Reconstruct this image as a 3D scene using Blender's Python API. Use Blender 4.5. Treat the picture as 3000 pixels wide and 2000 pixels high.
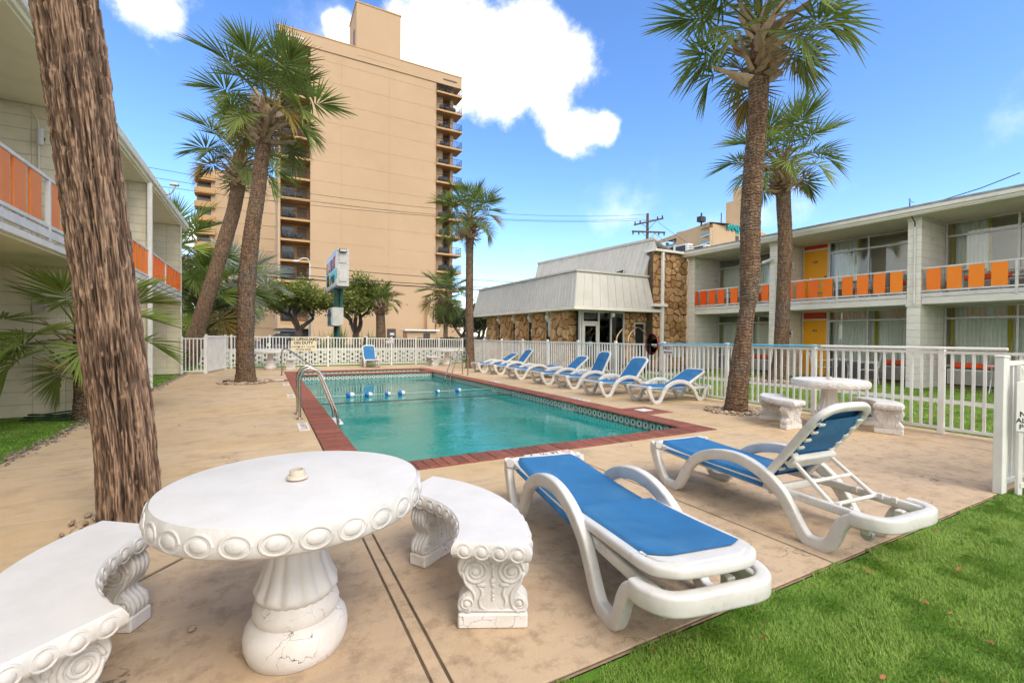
import bpy, math, random
import numpy as np
from mathutils import Vector, Matrix
random.seed(7); np.random.seed(7)
for o in list(bpy.data.objects): bpy.data.objects.remove(o)
S = bpy.context.scene
COL = S.collection
R_ = math.radians
# ------------------------------------------------------------------ camera
EYE = 1.38
yaw, pitch, roll = R_(28.32), -math.atan(15.7/1340), R_(0.42)
fwd = Vector((math.sin(yaw)*math.cos(pitch), math.cos(yaw)*math.cos(pitch), math.sin(pitch)))
r0 = Vector((math.cos(yaw), -math.sin(yaw), 0)); u0 = r0.cross(fwd)
cr = r0*math.cos(roll)+u0*math.sin(roll); cu = u0*math.cos(roll)-r0*math.sin(roll)
cam = bpy.data.cameras.new('camera'); camo = bpy.data.objects.new('camera', cam); COL.objects.link(camo)
cam.sensor_width = 36; cam.lens = 1340/3000*36; cam.clip_start = 0.05; cam.clip_end = 4000
mw = Matrix.Identity(4)
for i in range(3):
    mw[i][0] = cr[i]; mw[i][1] = cu[i]; mw[i][2] = -fwd[i]
mw[2][3] = EYE
camo.matrix_world = mw
S.camera = camo
# ------------------------------------------------------------------ sky with clouds
SUN_EL, SUN_AZ = R_(46), R_(168)     # azimuth measured clockwise from +Y
W = bpy.data.worlds.new('World'); S.world = W; W.use_nodes = True
wn, wl = W.node_tree.nodes, W.node_tree.links
wn.clear()
wout = wn.new('ShaderNodeOutputWorld'); wbg = wn.new('ShaderNodeBackground'); wl.new(wbg.outputs[0], wout.inputs[0])
sky = wn.new('ShaderNodeTexSky'); sky.sky_type = 'NISHITA'; sky.sun_disc = False
sky.sun_elevation = SUN_EL; sky.sun_rotation = SUN_AZ
sky.air_density = 1.0; sky.dust_density = 0.3; sky.ozone_density = 3.0; sky.altitude = 0
SKY_STR = 0.15
wbg.inputs[1].default_value = SKY_STR
wtc = wn.new('ShaderNodeTexCoord')
def wmath(op, a, b=None, c=None, clamp=False):
    n = wn.new('ShaderNodeMath'); n.operation = op; n.use_clamp = clamp
    for i, x in enumerate((a, b, c)):
        if x is None: continue
        if isinstance(x, (int, float)): n.inputs[i].default_value = x
        else: wl.new(x, n.inputs[i])
    return n.outputs[0]
def wnoise(scale, detail, rough, off=(0,0,0)):
    mp = wn.new('ShaderNodeMapping'); mp.inputs['Location'].default_value = off; wl.new(wtc.outputs['Generated'], mp.inputs[0])
    n = wn.new('ShaderNodeTexNoise'); n.inputs['Scale'].default_value = scale; n.inputs['Detail'].default_value = detail; n.inputs['Roughness'].default_value = rough
    wl.new(mp.outputs[0], n.inputs['Vector']); return n
def pixdir(x, y):
    d = fwd + cr*((x-1500)/1340) - cu*((y-1000)/1340); return d.normalized()
# cumulus heaps: (direction pixel, angular radius, flattening handled by several lobes)
lobes = [(1420,165,.12),(1560,175,.115),(1290,175,.11),(1665,205,.085),(1490,250,.10),(1610,290,.07),(1230,130,.06),(1180,210,.07),
         (1690,375,.06),(1640,385,.045),(1770,370,.04),(570,690,.05),(620,700,.04),(1010,95,.035),(100,10,.06),(420,-10,.07)]
nz = wnoise(5.5, 7, .62); nz2 = wnoise(2.1, 3, .5, (3,1,2))
acc = None
for (px, py, r) in lobes:
    d = pixdir(px, py)
    dn = wn.new('ShaderNodeVectorMath'); dn.operation = 'DISTANCE'; wl.new(wtc.outputs['Generated'], dn.inputs[0]); dn.inputs[1].default_value = d
    m = wmath('SUBTRACT', 1.0, wmath('DIVIDE', dn.outputs['Value'], r))     # 1 at centre, 0 at rim
    acc = m if acc is None else wmath('SMOOTH_MAX', acc, m, .25)
acc = wmath('MAXIMUM', acc, -1.2)
dens = wmath('ADD', acc, wmath('MULTIPLY', wmath('SUBTRACT', nz.outputs['Fac'], .5), 2.6))
mask = wn.new('ShaderNodeMapRange'); mask.interpolation_type = 'SMOOTHSTEP'
wl.new(dens, mask.inputs[0]); mask.inputs[1].default_value = -.02; mask.inputs[2].default_value = .62
# thin far veil everywhere, a few scattered heaps behind the viewer
gen = wn.new('ShaderNodeMapRange'); gen.interpolation_type = 'SMOOTHSTEP'; wl.new(wmath('ADD', nz2.outputs['Fac'], wmath('MULTIPLY', nz.outputs['Fac'], .35)), gen.inputs[0])
# cloud cover thickens behind the viewer (the room windows mirror a grey-white sky there)
bk = wn.new('ShaderNodeVectorMath'); bk.operation = 'DOT_PRODUCT'; wl.new(wtc.outputs['Generated'], bk.inputs[0]); bk.inputs[1].default_value = (-math.sin(yaw), -math.cos(yaw), .25)
cover = wn.new('ShaderNodeMapRange'); cover.interpolation_type = 'SMOOTHSTEP'; wl.new(bk.outputs['Value'], cover.inputs[0]); cover.inputs[1].default_value = -.25; cover.inputs[2].default_value = .45; cover.inputs[3].default_value = 0.0; cover.inputs[4].default_value = .42
wl.new(wmath('ADD', wmath('ADD', nz2.outputs['Fac'], wmath('MULTIPLY', nz.outputs['Fac'], .35)), cover.outputs[0]), gen.inputs[0])
gen.inputs[1].default_value = .74; gen.inputs[2].default_value = 1.0; gen.inputs[4].default_value = .92
tot = wmath('MAXIMUM', mask.outputs[0], gen.outputs[0])
sh = wn.new('ShaderNodeMapRange'); wl.new(nz2.outputs['Fac'], sh.inputs[0]); sh.inputs[1].default_value = .3; sh.inputs[2].default_value = .7
sh.inputs[3].default_value = .62; sh.inputs[4].default_value = 1.0
CLOUD = 7.0
cc = wn.new('ShaderNodeVectorMath'); cc.operation = 'SCALE'; cc.inputs[0].default_value = (CLOUD*1.03, CLOUD, CLOUD*.955); wl.new(sh.outputs[0], cc.inputs['Scale'])
hz = wn.new('ShaderNodeHueSaturation'); hz.inputs['Hue'].default_value = .507; hz.inputs['Saturation'].default_value = 1.18; hz.inputs['Value'].default_value = .95
wl.new(sky.outputs[0], hz.inputs['Color'])
mix = wn.new('ShaderNodeMix'); mix.data_type = 'RGBA'; wl.new(tot, mix.inputs['Factor']); wl.new(hz.outputs[0], mix.inputs['A']); wl.new(cc.outputs[0], mix.inputs['B'])
wl.new(mix.outputs['Result'], wbg.inputs[0])
# ------------------------------------------------------------------ sun (bright haze: soft shadows)
sun = bpy.data.lights.new('sun', 'SUN'); suno = bpy.data.objects.new('sun', sun); COL.objects.link(suno)
sun.energy = 1.15; sun.angle = R_(30); sun.color = (1.0, .92, .80)
sd = Vector((math.sin(SUN_AZ)*math.cos(SUN_EL), math.cos(SUN_AZ)*math.cos(SUN_EL), math.sin(SUN_EL)))
suno.rotation_euler = sd.to_track_quat('Z', 'Y').to_euler()
S.view_settings.view_transform = 'Standard'; S.view_settings.look = 'None'
S.view_settings.exposure = 1.15; S.view_settings.gamma = 1.0; S.view_settings.use_curve_mapping = False
S.render.engine = 'CYCLES'
S.cycles.max_bounces = 6; S.cycles.diffuse_bounces = 4; S.cycles.glossy_bounces = 3; S.cycles.transparent_max_bounces = 8
W.cycles.sampling_method = 'MANUAL'; W.cycles.sample_map_resolution = 512
S.cycles.use_adaptive_sampling = True; S.cycles.adaptive_threshold = .03
S.cycles.caustics_reflective = False; S.cycles.caustics_refractive = False
# ------------------------------------------------------------------ helpers
class MB:
    def __init__(s): s.v = []; s.f = []
    def add(s, vs, fs):
        b = len(s.v); s.v.extend([tuple(p) for p in vs]); s.f.extend([tuple(i+b for i in f) for f in fs]); return s
    def box(s, x0, x1, y0, y1, z0, z1):
        return s.add([(x0,y0,z0),(x1,y0,z0),(x1,y1,z0),(x0,y1,z0),(x0,y0,z1),(x1,y0,z1),(x1,y1,z1),(x0,y1,z1)],
                     [(0,3,2,1),(4,5,6,7),(0,1,5,4),(1,2,6,5),(2,3,7,6),(3,0,4,7)])
    def cbox(s, x0, x1, y0, y1, z0, z1, b):
        """box with chamfered edges"""
        xs, ys, zs = (x0,x1), (y0,y1), (z0,z1); V = {}; vs = []
        for i in (0,1):
            for j in (0,1):
                for k in (0,1):
                    sx, sy, sz = (1 if i==0 else -1), (1 if j==0 else -1), (1 if k==0 else -1)
                    V[i,j,k,'x'] = len(vs); vs.append((xs[i], ys[j]+sy*b, zs[k]+sz*b))
                    V[i,j,k,'y'] = len(vs); vs.append((xs[i]+sx*b, ys[j], zs[k]+sz*b))
                    V[i,j,k,'z'] = len(vs); vs.append((xs[i]+sx*b, ys[j]+sy*b, zs[k]))
        fs = []
        for i in (0,1):
            q = [V[i,0,0,'x'],V[i,1,0,'x'],V[i,1,1,'x'],V[i,0,1,'x']]; fs.append(q if i else q[::-1])
            q = [V[0,i,0,'y'],V[0,i,1,'y'],V[1,i,1,'y'],V[1,i,0,'y']]; fs.append(q if i else q[::-1])
            q = [V[0,0,i,'z'],V[1,0,i,'z'],V[1,1,i,'z'],V[0,1,i,'z']]; fs.append(q if i else q[::-1])
        for i in (0,1):
            for j in (0,1):
                for (a, b2, key) in (('x','y',lambda t:(i,j,t)),('y','z',lambda t:(t,i,j)),('x','z',lambda t:(i,t,j))):
                    q = [V[key(0)+(a,)],V[key(1)+(a,)],V[key(1)+(b2,)],V[key(0)+(b2,)]]
                    fs.append(q)
                for k in (0,1): fs.append([V[i,j,k,'x'],V[i,j,k,'y'],V[i,j,k,'z']])
        # orient outwards from centre
        c = Vector(((x0+x1)/2,(y0+y1)/2,(z0+z1)/2)); out = []
        for f in fs:
            p = [Vector(vs[t]) for t in f]; n = (p[1]-p[0]).cross(p[2]-p[0]); m = sum(p, Vector())/len(p)-c
            out.append(f if n.dot(m) > 0 else f[::-1])
        return s.add(vs, out)
    def tube(s, pts, rad, n=8, cap=True, flat=1.0):
        pts = [Vector(p) for p in pts]; m = len(pts)
        rad = [rad]*m if isinstance(rad, (int, float)) else rad
        t0 = (pts[1]-pts[0]).normalized(); ref = Vector((0,0,1)) if abs(t0.z) < .9 else Vector((1,0,0))
        nrm = t0.cross(ref).normalized(); vs = []; prev = t0
        for i in range(m):
            t = (pts[min(i+1,m-1)]-pts[max(i-1,0)]).normalized()
            ax = prev.cross(t)
            if ax.length > 1e-6: nrm = Matrix.Rotation(prev.angle(t), 3, ax.normalized()) @ nrm
            prev = t; bi = t.cross(nrm)
            for k in range(n):
                a = 2*math.pi*k/n; vs.append(pts[i]+(nrm*math.cos(a)+bi*math.sin(a)*flat)*rad[i])
        fs = [(i*n+k, i*n+(k+1)%n, (i+1)*n+(k+1)%n, (i+1)*n+k) for i in range(m-1) for k in range(n)]
        if cap: fs += [tuple(range(n))[::-1], tuple((m-1)*n+k for k in range(n))]
        return s.add(vs, fs)
    def sweep(s, pts, sec, side, cap=True):
        """pts path, sec list of (a,b): a along side, b along path normal"""
        pts = [Vector(p) for p in pts]; side = Vector(side).normalized(); m = len(pts); n = 0; vs = []
        for i in range(m):
            t = (pts[min(i+1,m-1)]-pts[max(i-1,0)]).normalized(); nr = side.cross(t).normalized()
            q = sec(i/(m-1)) if callable(sec) else sec
            n = len(q)
            for (a, b) in q: vs.append(pts[i]+side*a+nr*b)
        fs = [(i*n+k, (i+1)*n+k, (i+1)*n+(k+1)%n, i*n+(k+1)%n) for i in range(m-1) for k in range(n)]
        if cap: fs += [tuple(range(n)), tuple((m-1)*n+k for k in range(n))[::-1]]
        return s.add(vs, fs)
    def lathe(s, prof, n=32, c=(0,0,0), fn=None, cap=True):
        vs = []
        for j, (r, z) in enumerate(prof):
            for k in range(n):
                a = 2*math.pi*k/n; rr, zz = (r, z) if fn is None else fn(r, z, a, j)
                vs.append((c[0]+rr*math.cos(a), c[1]+rr*math.sin(a), c[2]+zz))
        m = len(prof)
        fs = [(j*n+k, j*n+(k+1)%n, (j+1)*n+(k+1)%n, (j+1)*n+k) for j in range(m-1) for k in range(n)]
        if cap: fs += [tuple(range(n))[::-1], tuple((m-1)*n+k for k in range(n))]
        return s.add(vs, fs)
    def prism(s, poly, fn0, fn1):
        """poly list of 2D, fn0/fn1 map to 3D at the two ends"""
        n = len(poly); return s.add([fn0(*p) for p in poly]+[fn1(*p) for p in poly],
            [tuple(range(n))[::-1], tuple(range(n, 2*n))]+[(k,(k+1)%n,(k+1)%n+n,k+n) for k in range(n)])
    def quad(s, a, b, c, d): return s.add([a,b,c,d], [(0,1,2,3)])
    def grid(s, P):
        """P array (m,n,3)"""
        m, n = P.shape[:2]; return s.add([tuple(p) for p in P.reshape(-1,3)], [(i*n+j,i*n+j+1,(i+1)*n+j+1,(i+1)*n+j) for i in range(m-1) for j in range(n-1)])
    def ell(s, c, r, nu=12, nv=7, rot=None):
        vs = []; 
        for j in range(nv+1):
            t = math.pi*j/nv
            for k in range(nu):
                a = 2*math.pi*k/nu; p = Vector((r[0]*math.sin(t)*math.cos(a), r[1]*math.sin(t)*math.sin(a), r[2]*math.cos(t)))
                if rot is not None: p = rot @ p
                vs.append(p+Vector(c))
        return s.add(vs, [(j*nu+k,(j+1)*nu+k,(j+1)*nu+(k+1)%nu,j*nu+(k+1)%nu) for j in range(nv) for k in range(nu)])
    def mesh(s, name, mat=None, smooth=False, ang=None):
        me = bpy.data.meshes.new(name); me.from_pydata(s.v, [], s.f); me.update()
        if mat is not None: me.materials.append(mat)
        if smooth:
            me.polygons.foreach_set('use_smooth', [True]*len(me.polygons))
            if ang: me.set_sharp_from_angle(angle=R_(ang))
        return me
    def build(s, name, mat, parent=None, loc=(0,0,0), smooth=False, ang=40, kind=None):
        return obj(name, s.mesh(name, mat, smooth, ang), parent, loc, kind=kind)
def obj(name, me, parent=None, loc=(0,0,0), rot=None, scale=None, kind=None, mat4=None):
    o = bpy.data.objects.new(name, me); COL.objects.link(o)
    if parent is not None: o.parent = parent
    if mat4 is not None: o.matrix_basis = mat4
    else:
        o.location = loc
        if rot is not None: o.rotation_euler = rot
        if scale is not None: o.scale = scale if not isinstance(scale, (int, float)) else (scale,)*3
    if kind: o['kind'] = kind
    return o
def thing(name, label, cat, loc=(0,0,0), rotz=0, group=None, scale=None):
    o = obj(name, None, None, loc, (0,0,rotz), scale); o.empty_display_size = .1
    return tag(o, label, cat, group)
def tag(o, label, cat, group=None):
    o['label'] = label; o['category'] = cat
    if group: o['group'] = group
    return o
def copy_tree(o, parent=None, label=None, loc=None, rotz=None, group=None, scale=None):
    c = o.copy(); COL.objects.link(c)
    if parent is not None: c.parent = parent
    if label: c['label'] = label
    if group: c['group'] = group
    if loc is not None: c.location = loc
    if rotz is not None: c.rotation_euler = (0,0,rotz)
    if scale is not None: c.scale = (scale,)*3 if isinstance(scale, (int, float)) else scale
    for ch in list(KIDS.get(o.name, ())): 
        k = copy_tree(ch, c); KIDS.setdefault(c.name, []).append(k)
    return c
KIDS = {}
def index_kids():
    KIDS.clear()
    for o in bpy.data.objects:
        if o.parent: KIDS.setdefault(o.parent.name, []).append(o)
def struct(o): o['kind'] = 'structure'; return o
def smooth_path(pts, k=8):
    P = [Vector(p) for p in pts]; out = []
    for i in range(len(P)-1):
        a, b, c, d = P[max(i-1,0)], P[i], P[i+1], P[min(i+2,len(P)-1)]
        for j in range(k):
            t = j/k; out.append(.5*((2*b)+(c-a)*t+(2*a-5*b+4*c-d)*t*t+(3*b-a-3*c+d)*t**3))
    return out+[P[-1]]
def rrect(w, h, r, n=3):
    """rounded rectangle section, half sizes w,h"""
    q = []
    for (cx, cy, a0) in ((w-r,h-r,0),(-w+r,h-r,90),(-w+r,-h+r,180),(w-r,-h+r,270)):
        for i in range(n+1):
            a = R_(a0+90*i/n); q.append((cx+r*math.cos(a), cy+r*math.sin(a)))
    return q
def vnoise(x, y, seed=0, wrapx=0):
    """value noise on arrays"""
    rs = np.random.RandomState(seed); T = rs.rand(256, 256)
    xi = np.floor(x).astype(int); yi = np.floor(y).astype(int); xf = x-xi; yf = y-yi
    xf = xf*xf*(3-2*xf); yf = yf*yf*(3-2*yf)
    wx = wrapx if wrapx else 256
    x0, x1, y0, y1 = (xi % wx) % 256, ((xi+1) % wx) % 256, yi % 256, (yi+1) % 256
    return (T[x0,y0]*(1-xf)+T[x1,y0]*xf)*(1-yf)+(T[x0,y1]*(1-xf)+T[x1,y1]*xf)*yf
FONT = None
def text_mesh(txt, size, mat, extrude=.001, align='CENTER', bold=0.0, shear=0, spacing=1.0):
    cu_ = bpy.data.curves.new('lettering', 'FONT'); cu_.body = txt; cu_.size = size; cu_.extrude = extrude; cu_.align_x = align; cu_.align_y = 'CENTER'
    cu_.offset = bold; cu_.shear = shear; cu_.resolution_u = 2; cu_.space_character = spacing
    o = bpy.data.objects.new('tmp', cu_); COL.objects.link(o)
    bpy.context.view_layer.update()
    me = bpy.data.meshes.new_from_object(o.evaluated_get(bpy.context.evaluated_depsgraph_get()))
    bpy.data.objects.remove(o); bpy.data.curves.remove(cu_)
    me.materials.clear(); me.materials.append(mat); me.name = 'lettering'
    return me
def face_mat(origin, u, n):
    """matrix whose local X=u, Z=n (text lies in XY, faces n)"""
    u = Vector(u).normalized(); n = Vector(n).normalized(); v = n.cross(u); m = Matrix.Identity(4)
    for i in range(3): m[i][0] = u[i]; m[i][1] = v[i]; m[i][2] = n[i]; m[i][3] = origin[i]
    return m
# ------------------------------------------------------------------ materials
def ramp(nt, fac, stops):
    r = nt.nodes.new('ShaderNodeValToRGB'); nt.links.new(fac, r.inputs[0]); e = r.color_ramp.elements
    while len(e) < len(stops): e.new(.5)
    for el, (p, c) in zip(e, stops): el.position = p; el.color = (*c, 1) if len(c) == 3 else c
    return r.outputs[0]
def mat(name, c, c2=None, scale=3.0, lo=.4, hi=.65, rough=.6, metal=0, spec=.4, bump=0, bscale=40, bdist=.01, rand=0.0, c3=None, s3=12, lo3=.62, hi3=.72, coord='pos', detail=6, stretch=(1,1,1), fx=None, rough2=None, coat=0):
    m = bpy.data.materials.new(name); m.use_nodes = True; nt = m.node_tree; N, L = nt.nodes, nt.links
    b = N['Principled BSDF']; b.inputs['Roughness'].default_value = rough; b.inputs['Metallic'].default_value = metal
    b.inputs['Specular IOR Level'].default_value = spec; b.inputs['Coat Weight'].default_value = coat
    if coord == 'pos': vec = N.new('ShaderNodeNewGeometry').outputs['Position']
    else: vec = N.new('ShaderNodeTexCoord').outputs['Object' if coord == 'obj' else 'Generated']
    mp = N.new('ShaderNodeMapping'); mp.inputs['Scale'].default_value = stretch; L.new(vec, mp.inputs[0]); vec = mp.outputs[0]
    def noise(sc, det=detail, ro=.6):
        n = N.new('ShaderNodeTexNoise'); n.inputs['Scale'].default_value = sc; n.inputs['Detail'].default_value = det; n.inputs['Roughness'].default_value = ro; L.new(vec, n.inputs['Vector']); return n.outputs['Fac']
    col = N.new('ShaderNodeRGB'); col.outputs[0].default_value = (*c, 1); cur = col.outputs[0]
    def mixc(fac, a, bcol, mode='MIX'):
        x = N.new('ShaderNodeMix'); x.data_type = 'RGBA'; x.blend_type = mode
        if isinstance(fac, (int, float)): x.inputs['Factor'].default_value = fac
        else: L.new(fac, x.inputs['Factor'])
        L.new(a, x.inputs['A'])
        if isinstance(bcol, tuple): x.inputs['B'].default_value = (*bcol, 1)
        else: L.new(bcol, x.inputs['B'])
        return x.outputs['Result']
    def mr(v, a, b_, c_=0, d_=1):
        n = N.new('ShaderNodeMapRange'); L.new(v, n.inputs[0]); n.inputs[1].default_value = a; n.inputs[2].default_value = b_; n.inputs[3].default_value = c_; n.inputs[4].default_value = d_; return n.outputs[0]
    if c2 is not None: cur = mixc(mr(noise(scale), lo, hi), cur, c2)
    if c3 is not None: cur = mixc(mr(noise(s3), lo3, hi3), cur, c3)
    if rand:
        oi = N.new('ShaderNodeObjectInfo'); h = N.new('ShaderNodeHueSaturation'); L.new(mr(oi.outputs['Random'], 0, 1, 1-rand, 1+rand), h.inputs['Value']); L.new(cur, h.inputs['Color']); cur = h.outputs[0]
    hgt = None
    if bump:
        hgt = noise(bscale, 5, .65)
    if fx: cur, hgt = fx(nt, vec, cur, hgt, mixc, mr, noise)
    L.new(cur, b.inputs['Base Color'])
    if hgt is not None:
        bp = N.new('ShaderNodeBump'); bp.inputs['Strength'].default_value = bump or 1; bp.inputs['Distance'].default_value = bdist; L.new(hgt, bp.inputs['Height']); L.new(bp.outputs[0], b.inputs['Normal'])
    return m
def glassmat(name, tint=(.8,.85,.85), rough=.0, ior=1.5, refl=1.0):
    m = bpy.data.materials.new(name); m.use_nodes = True; nt = m.node_tree; N, L = nt.nodes, nt.links; N.clear()
    out = N.new('ShaderNodeOutputMaterial'); mx = N.new('ShaderNodeMixShader'); fr = N.new('ShaderNodeFresnel'); fr.inputs[0].default_value = ior
    tr = N.new('ShaderNodeBsdfTransparent'); tr.inputs[0].default_value = (*tint, 1); gl = N.new('ShaderNodeBsdfGlossy'); gl.inputs['Roughness'].default_value = rough; gl.inputs[0].default_value = (refl,)*3+(1,)
    L.new(fr.outputs[0], mx.inputs[0]); L.new(tr.outputs[0], mx.inputs[1]); L.new(gl.outputs[0], mx.inputs[2]); L.new(mx.outputs[0], out.inputs[0]); return m
K = {}
K['white_paint'] = mat('white_paint', (.78,.77,.74), (.70,.68,.63), 4, rough=.45, bump=.15, bscale=60)
K['fence_white'] = mat('fence_white', (.80,.79,.76), (.72,.70,.66), 3, rough=.4, c3=(.45,.40,.33), s3=9, lo3=.70, hi3=.80)
K['resin'] = mat('resin', (.70,.685,.655), (.61,.59,.555), 5, rough=.38, bump=.08, bscale=90, c3=(.46,.42,.36), s3=8, lo3=.58, hi3=.80, coord='obj')
K['cast_white'] = mat('cast_white', (.71,.69,.675), (.655,.635,.615), 5, rough=.55, bump=.35, bscale=55, bdist=.004, c3=(.58,.54,.50), s3=16, lo3=.74, hi3=.84)
K['cast_relief'] = mat('cast_relief', (.68,.66,.64), (.56,.54,.52), 9, rough=.55, bump=.45, bscale=60, bdist=.005, c3=(.30,.26,.22), s3=30, lo3=.74, hi3=.80)
K['concrete'] = mat('concrete', (.5,.4,.28), (.56,.40,.23), .8, .35,.7, rough=.8, bump=.25, bscale=180, bdist=.003)
K['dark_metal'] = mat('dark_metal', (.03,.03,.035), rough=.5)
K['steel'] = mat('steel', (.62,.58,.52), (.48,.42,.36), 8, metal=1, rough=.25, coord='obj')
K['alu'] = mat('alu', (.62,.61,.58), (.55,.54,.51), 4, rough=.4, metal=.3)
K['black'] = mat('black', (.012,.012,.012), rough=.5)
K['glass'] = glassmat('glass', (.96,.98,.965), ior=1.55)
K['dark_glass'] = glassmat('dark_glass', (.25,.27,.27), ior=1.7)
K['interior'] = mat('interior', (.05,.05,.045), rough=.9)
# ------------------------------------------------------------------ ground
def fx_deck(nt, vec, cur, h, mixc, mr, noise):
    N, L = nt.nodes, nt.links
    sep = N.new('ShaderNodeSeparateXYZ'); L.new(vec, sep.inputs[0])
    def mm(op, a, b):
        n = N.new('ShaderNodeMath'); n.operation = op
        for i, x in enumerate((a, b)):
            if isinstance(x, (int, float)): n.inputs[i].default_value = x
            else: L.new(x, n.inputs[i])
        return n.outputs[0]
    # worn-off coating: bare grey-brown concrete away from the pool, tan coating beside it
    wob = mm('MULTIPLY', mm('SUBTRACT', noise(.9, 5), .5), 3.0)
    near = mr(mm('ADD', sep.outputs['Y'], wob), 4.3, 2.7)
    cur = mixc(mm('MULTIPLY', near, .75), cur, (.52,.385,.265))
    cur = mixc(mm('MULTIPLY', mr(noise(2.2, 8, .7), .50, .70), .60), cur, (.33,.225,.14))
    cur = mixc(mm('MULTIPLY', mr(noise(7, 8, .75), .50, .72), mm('ADD', mm('MULTIPLY', near, .62), .14)), cur, (.20,.135,.09))
    # trowel / wash streaks across the slabs
    mp = N.new('ShaderNodeMapping'); mp.inputs['Scale'].default_value = (.9, 5.0, 1); L.new(vec, mp.inputs[0])
    st = N.new('ShaderNodeTexNoise'); st.inputs['Scale'].default_value = 1.6; st.inputs['Detail'].default_value = 6; L.new(mp.outputs[0], st.inputs['Vector'])
    cur = mixc(mm('MULTIPLY', mr(st.outputs['Fac'], .52, .68), .30), cur, (.33,.27,.21))
    cur = mixc(mm('MULTIPLY', mr(noise(140, 2, .5), .60, .72), .35), cur, (.16,.11,.075))
    cur = mixc(mm('MULTIPLY', mr(noise(60, 2, .5), .70, .74), .5), cur, (.62,.55,.45))
    # hairline cracks
    vo = N.new('ShaderNodeTexVoronoi'); vo.feature = 'DISTANCE_TO_EDGE'; vo.inputs['Scale'].default_value = .33
    ds = N.new('ShaderNodeVectorMath'); ds.operation = 'ADD'; nn = N.new('ShaderNodeTexNoise'); nn.inputs['Scale'].default_value = 2.5; nn.inputs['Detail'].default_value = 6; L.new(vec, nn.inputs['Vector'])
    sc = N.new('ShaderNodeVectorMath'); sc.operation = 'SCALE'; sc.inputs['Scale'].default_value = .9; L.new(nn.outputs['Color'], sc.inputs[0]); L.new(vec, ds.inputs[0]); L.new(sc.outputs[0], ds.inputs[1]); L.new(ds.outputs[0], vo.inputs['Vector'])
    crk = mm('MULTIPLY', mr(vo.outputs['Distance'], .0022, .0008), mr(noise(1.2, 2), .5, .56))
    cur = mixc(mm('MULTIPLY', crk, .75), cur, (.12,.085,.06))
    return cur, h
K['deck'] = mat('deck', (.60,.45,.285), (.58,.405,.22), .7, .38,.66, rough=.82, spec=.25, bump=.35, bscale=150, bdist=.004, rand=.08, fx=fx_deck)
K['soil'] = mat('soil', (.15,.105,.075), (.09,.065,.045), 12, rough=.95, bump=.4, bscale=60)
K['asphalt'] = mat('asphalt', (.085,.083,.08), (.06,.06,.058), 2, rough=.9, bump=.3, bscale=120)
K['turf'] = mat('turf', (.09,.20,.02), (.13,.26,.03), 5, rough=.85, spec=.15, bump=.8, bscale=220, bdist=.01, c3=(.09,.16,.03), s3=40, lo3=.55, hi3=.7)
K['paver_path'] = mat('paver_path', (.46,.43,.39), (.38,.36,.33), 3, rough=.85, bump=.2, bscale=90)
PX0, PX1, PY0, PY1 = .61, 5.98, 4.57, 18.85          # outer edge of the coping
IX0, IX1, IY0, IY1 = .915, 5.69, 4.90, 16.95         # water edge of the main basin
g = MB(); B = 900
for (a, b, c, d) in ((-B,PX0,-B,B),(PX1,B,-B,B),(PX0,PX1,-B,PY0),(PX0,PX1,PY1,B)): g.quad((a,c,-.055),(b,c,-.055),(b,d,-.055),(a,d,-.055))
gr = struct(g.build('ground', K['asphalt']))
# deck bed and slabs
DX0, DX1, DY0, DY1 = -2.45, 8.98, 1.52, 21.6
b = MB()
for (x0,x1,y0,y1) in ((DX0,PX0,-5,DY1),(PX1,DX1,DY0,DY1),(PX0,PX1,DY0,PY0),(PX0,PX1,PY1,DY1)): b.quad((x0,y0,-.008),(x1,y0,-.008),(x1,y1,-.008),(x0,y1,-.008))
deck = struct(b.build('pool_deck', K['soil']))
def slab(x0, x1, y0, y1, gap=.0075):
    m = MB().cbox(x0+gap, x1-gap, y0+gap, y1-gap, -.028, random.uniform(-.0015,.002), .002); return m.build('slab', K['deck'], deck)
ly = [4.58,6.56,9.08,11.25,13.30,15.55,18.85,21.6]
for a, c in zip(ly[:-1], ly[1:]): slab(DX0, PX0, a, c)
slab(-2.45, -.74, 1.3, 4.58); slab(-2.45,-.74,-5,1.3)
def slab_poly(poly, inset=.006):
    c = Vector((sum(p[0] for p in poly)/len(poly), sum(p[1] for p in poly)/len(poly)))
    q = [(p[0]-(p[0]-c.x)*inset*1.5/max(.3,abs(p[0]-c.x)), p[1]-(p[1]-c.y)*inset*1.5/max(.3,abs(p[1]-c.y))) for p in poly]
    return MB().prism(q, lambda x,y:(x,y,-.028), lambda x,y:(x,y,0)).build('slab', K['deck'], deck)
slab_poly([(-.74,3.10),(-.39,3.515),(.585,4.58),(-.74,4.58)]); slab_poly([(-.74,1.3),(.585,1.3),(.585,4.55),(-.385,3.49),(-.72,3.10)])
slab(-.74,.588,-5,1.3)
slab(.588,.652,1.52,4.57,.003); slab(.588,.652,-5,1.52,.003)
for a, c in ((.655,3.08),(3.08,5.93)): slab(a, c, 1.52, 4.57)
slab(5.93, 7.95, 1.52, 4.57); slab(7.95, 8.98, 1.52, 4.57)
ry = [4.57,6.9,9.3,11.7,14.1,16.5,18.85,21.6]
for a, c in zip(ry[:-1], ry[1:]): slab(PX1, 7.95 if a < 6 else 8.98, a, c)
slab(7.95, 8.98, 4.57, 6.9)
for a, c in ((PX0,3.1),(3.1,PX1)): slab(a, c, PY1, 21.6)
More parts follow.
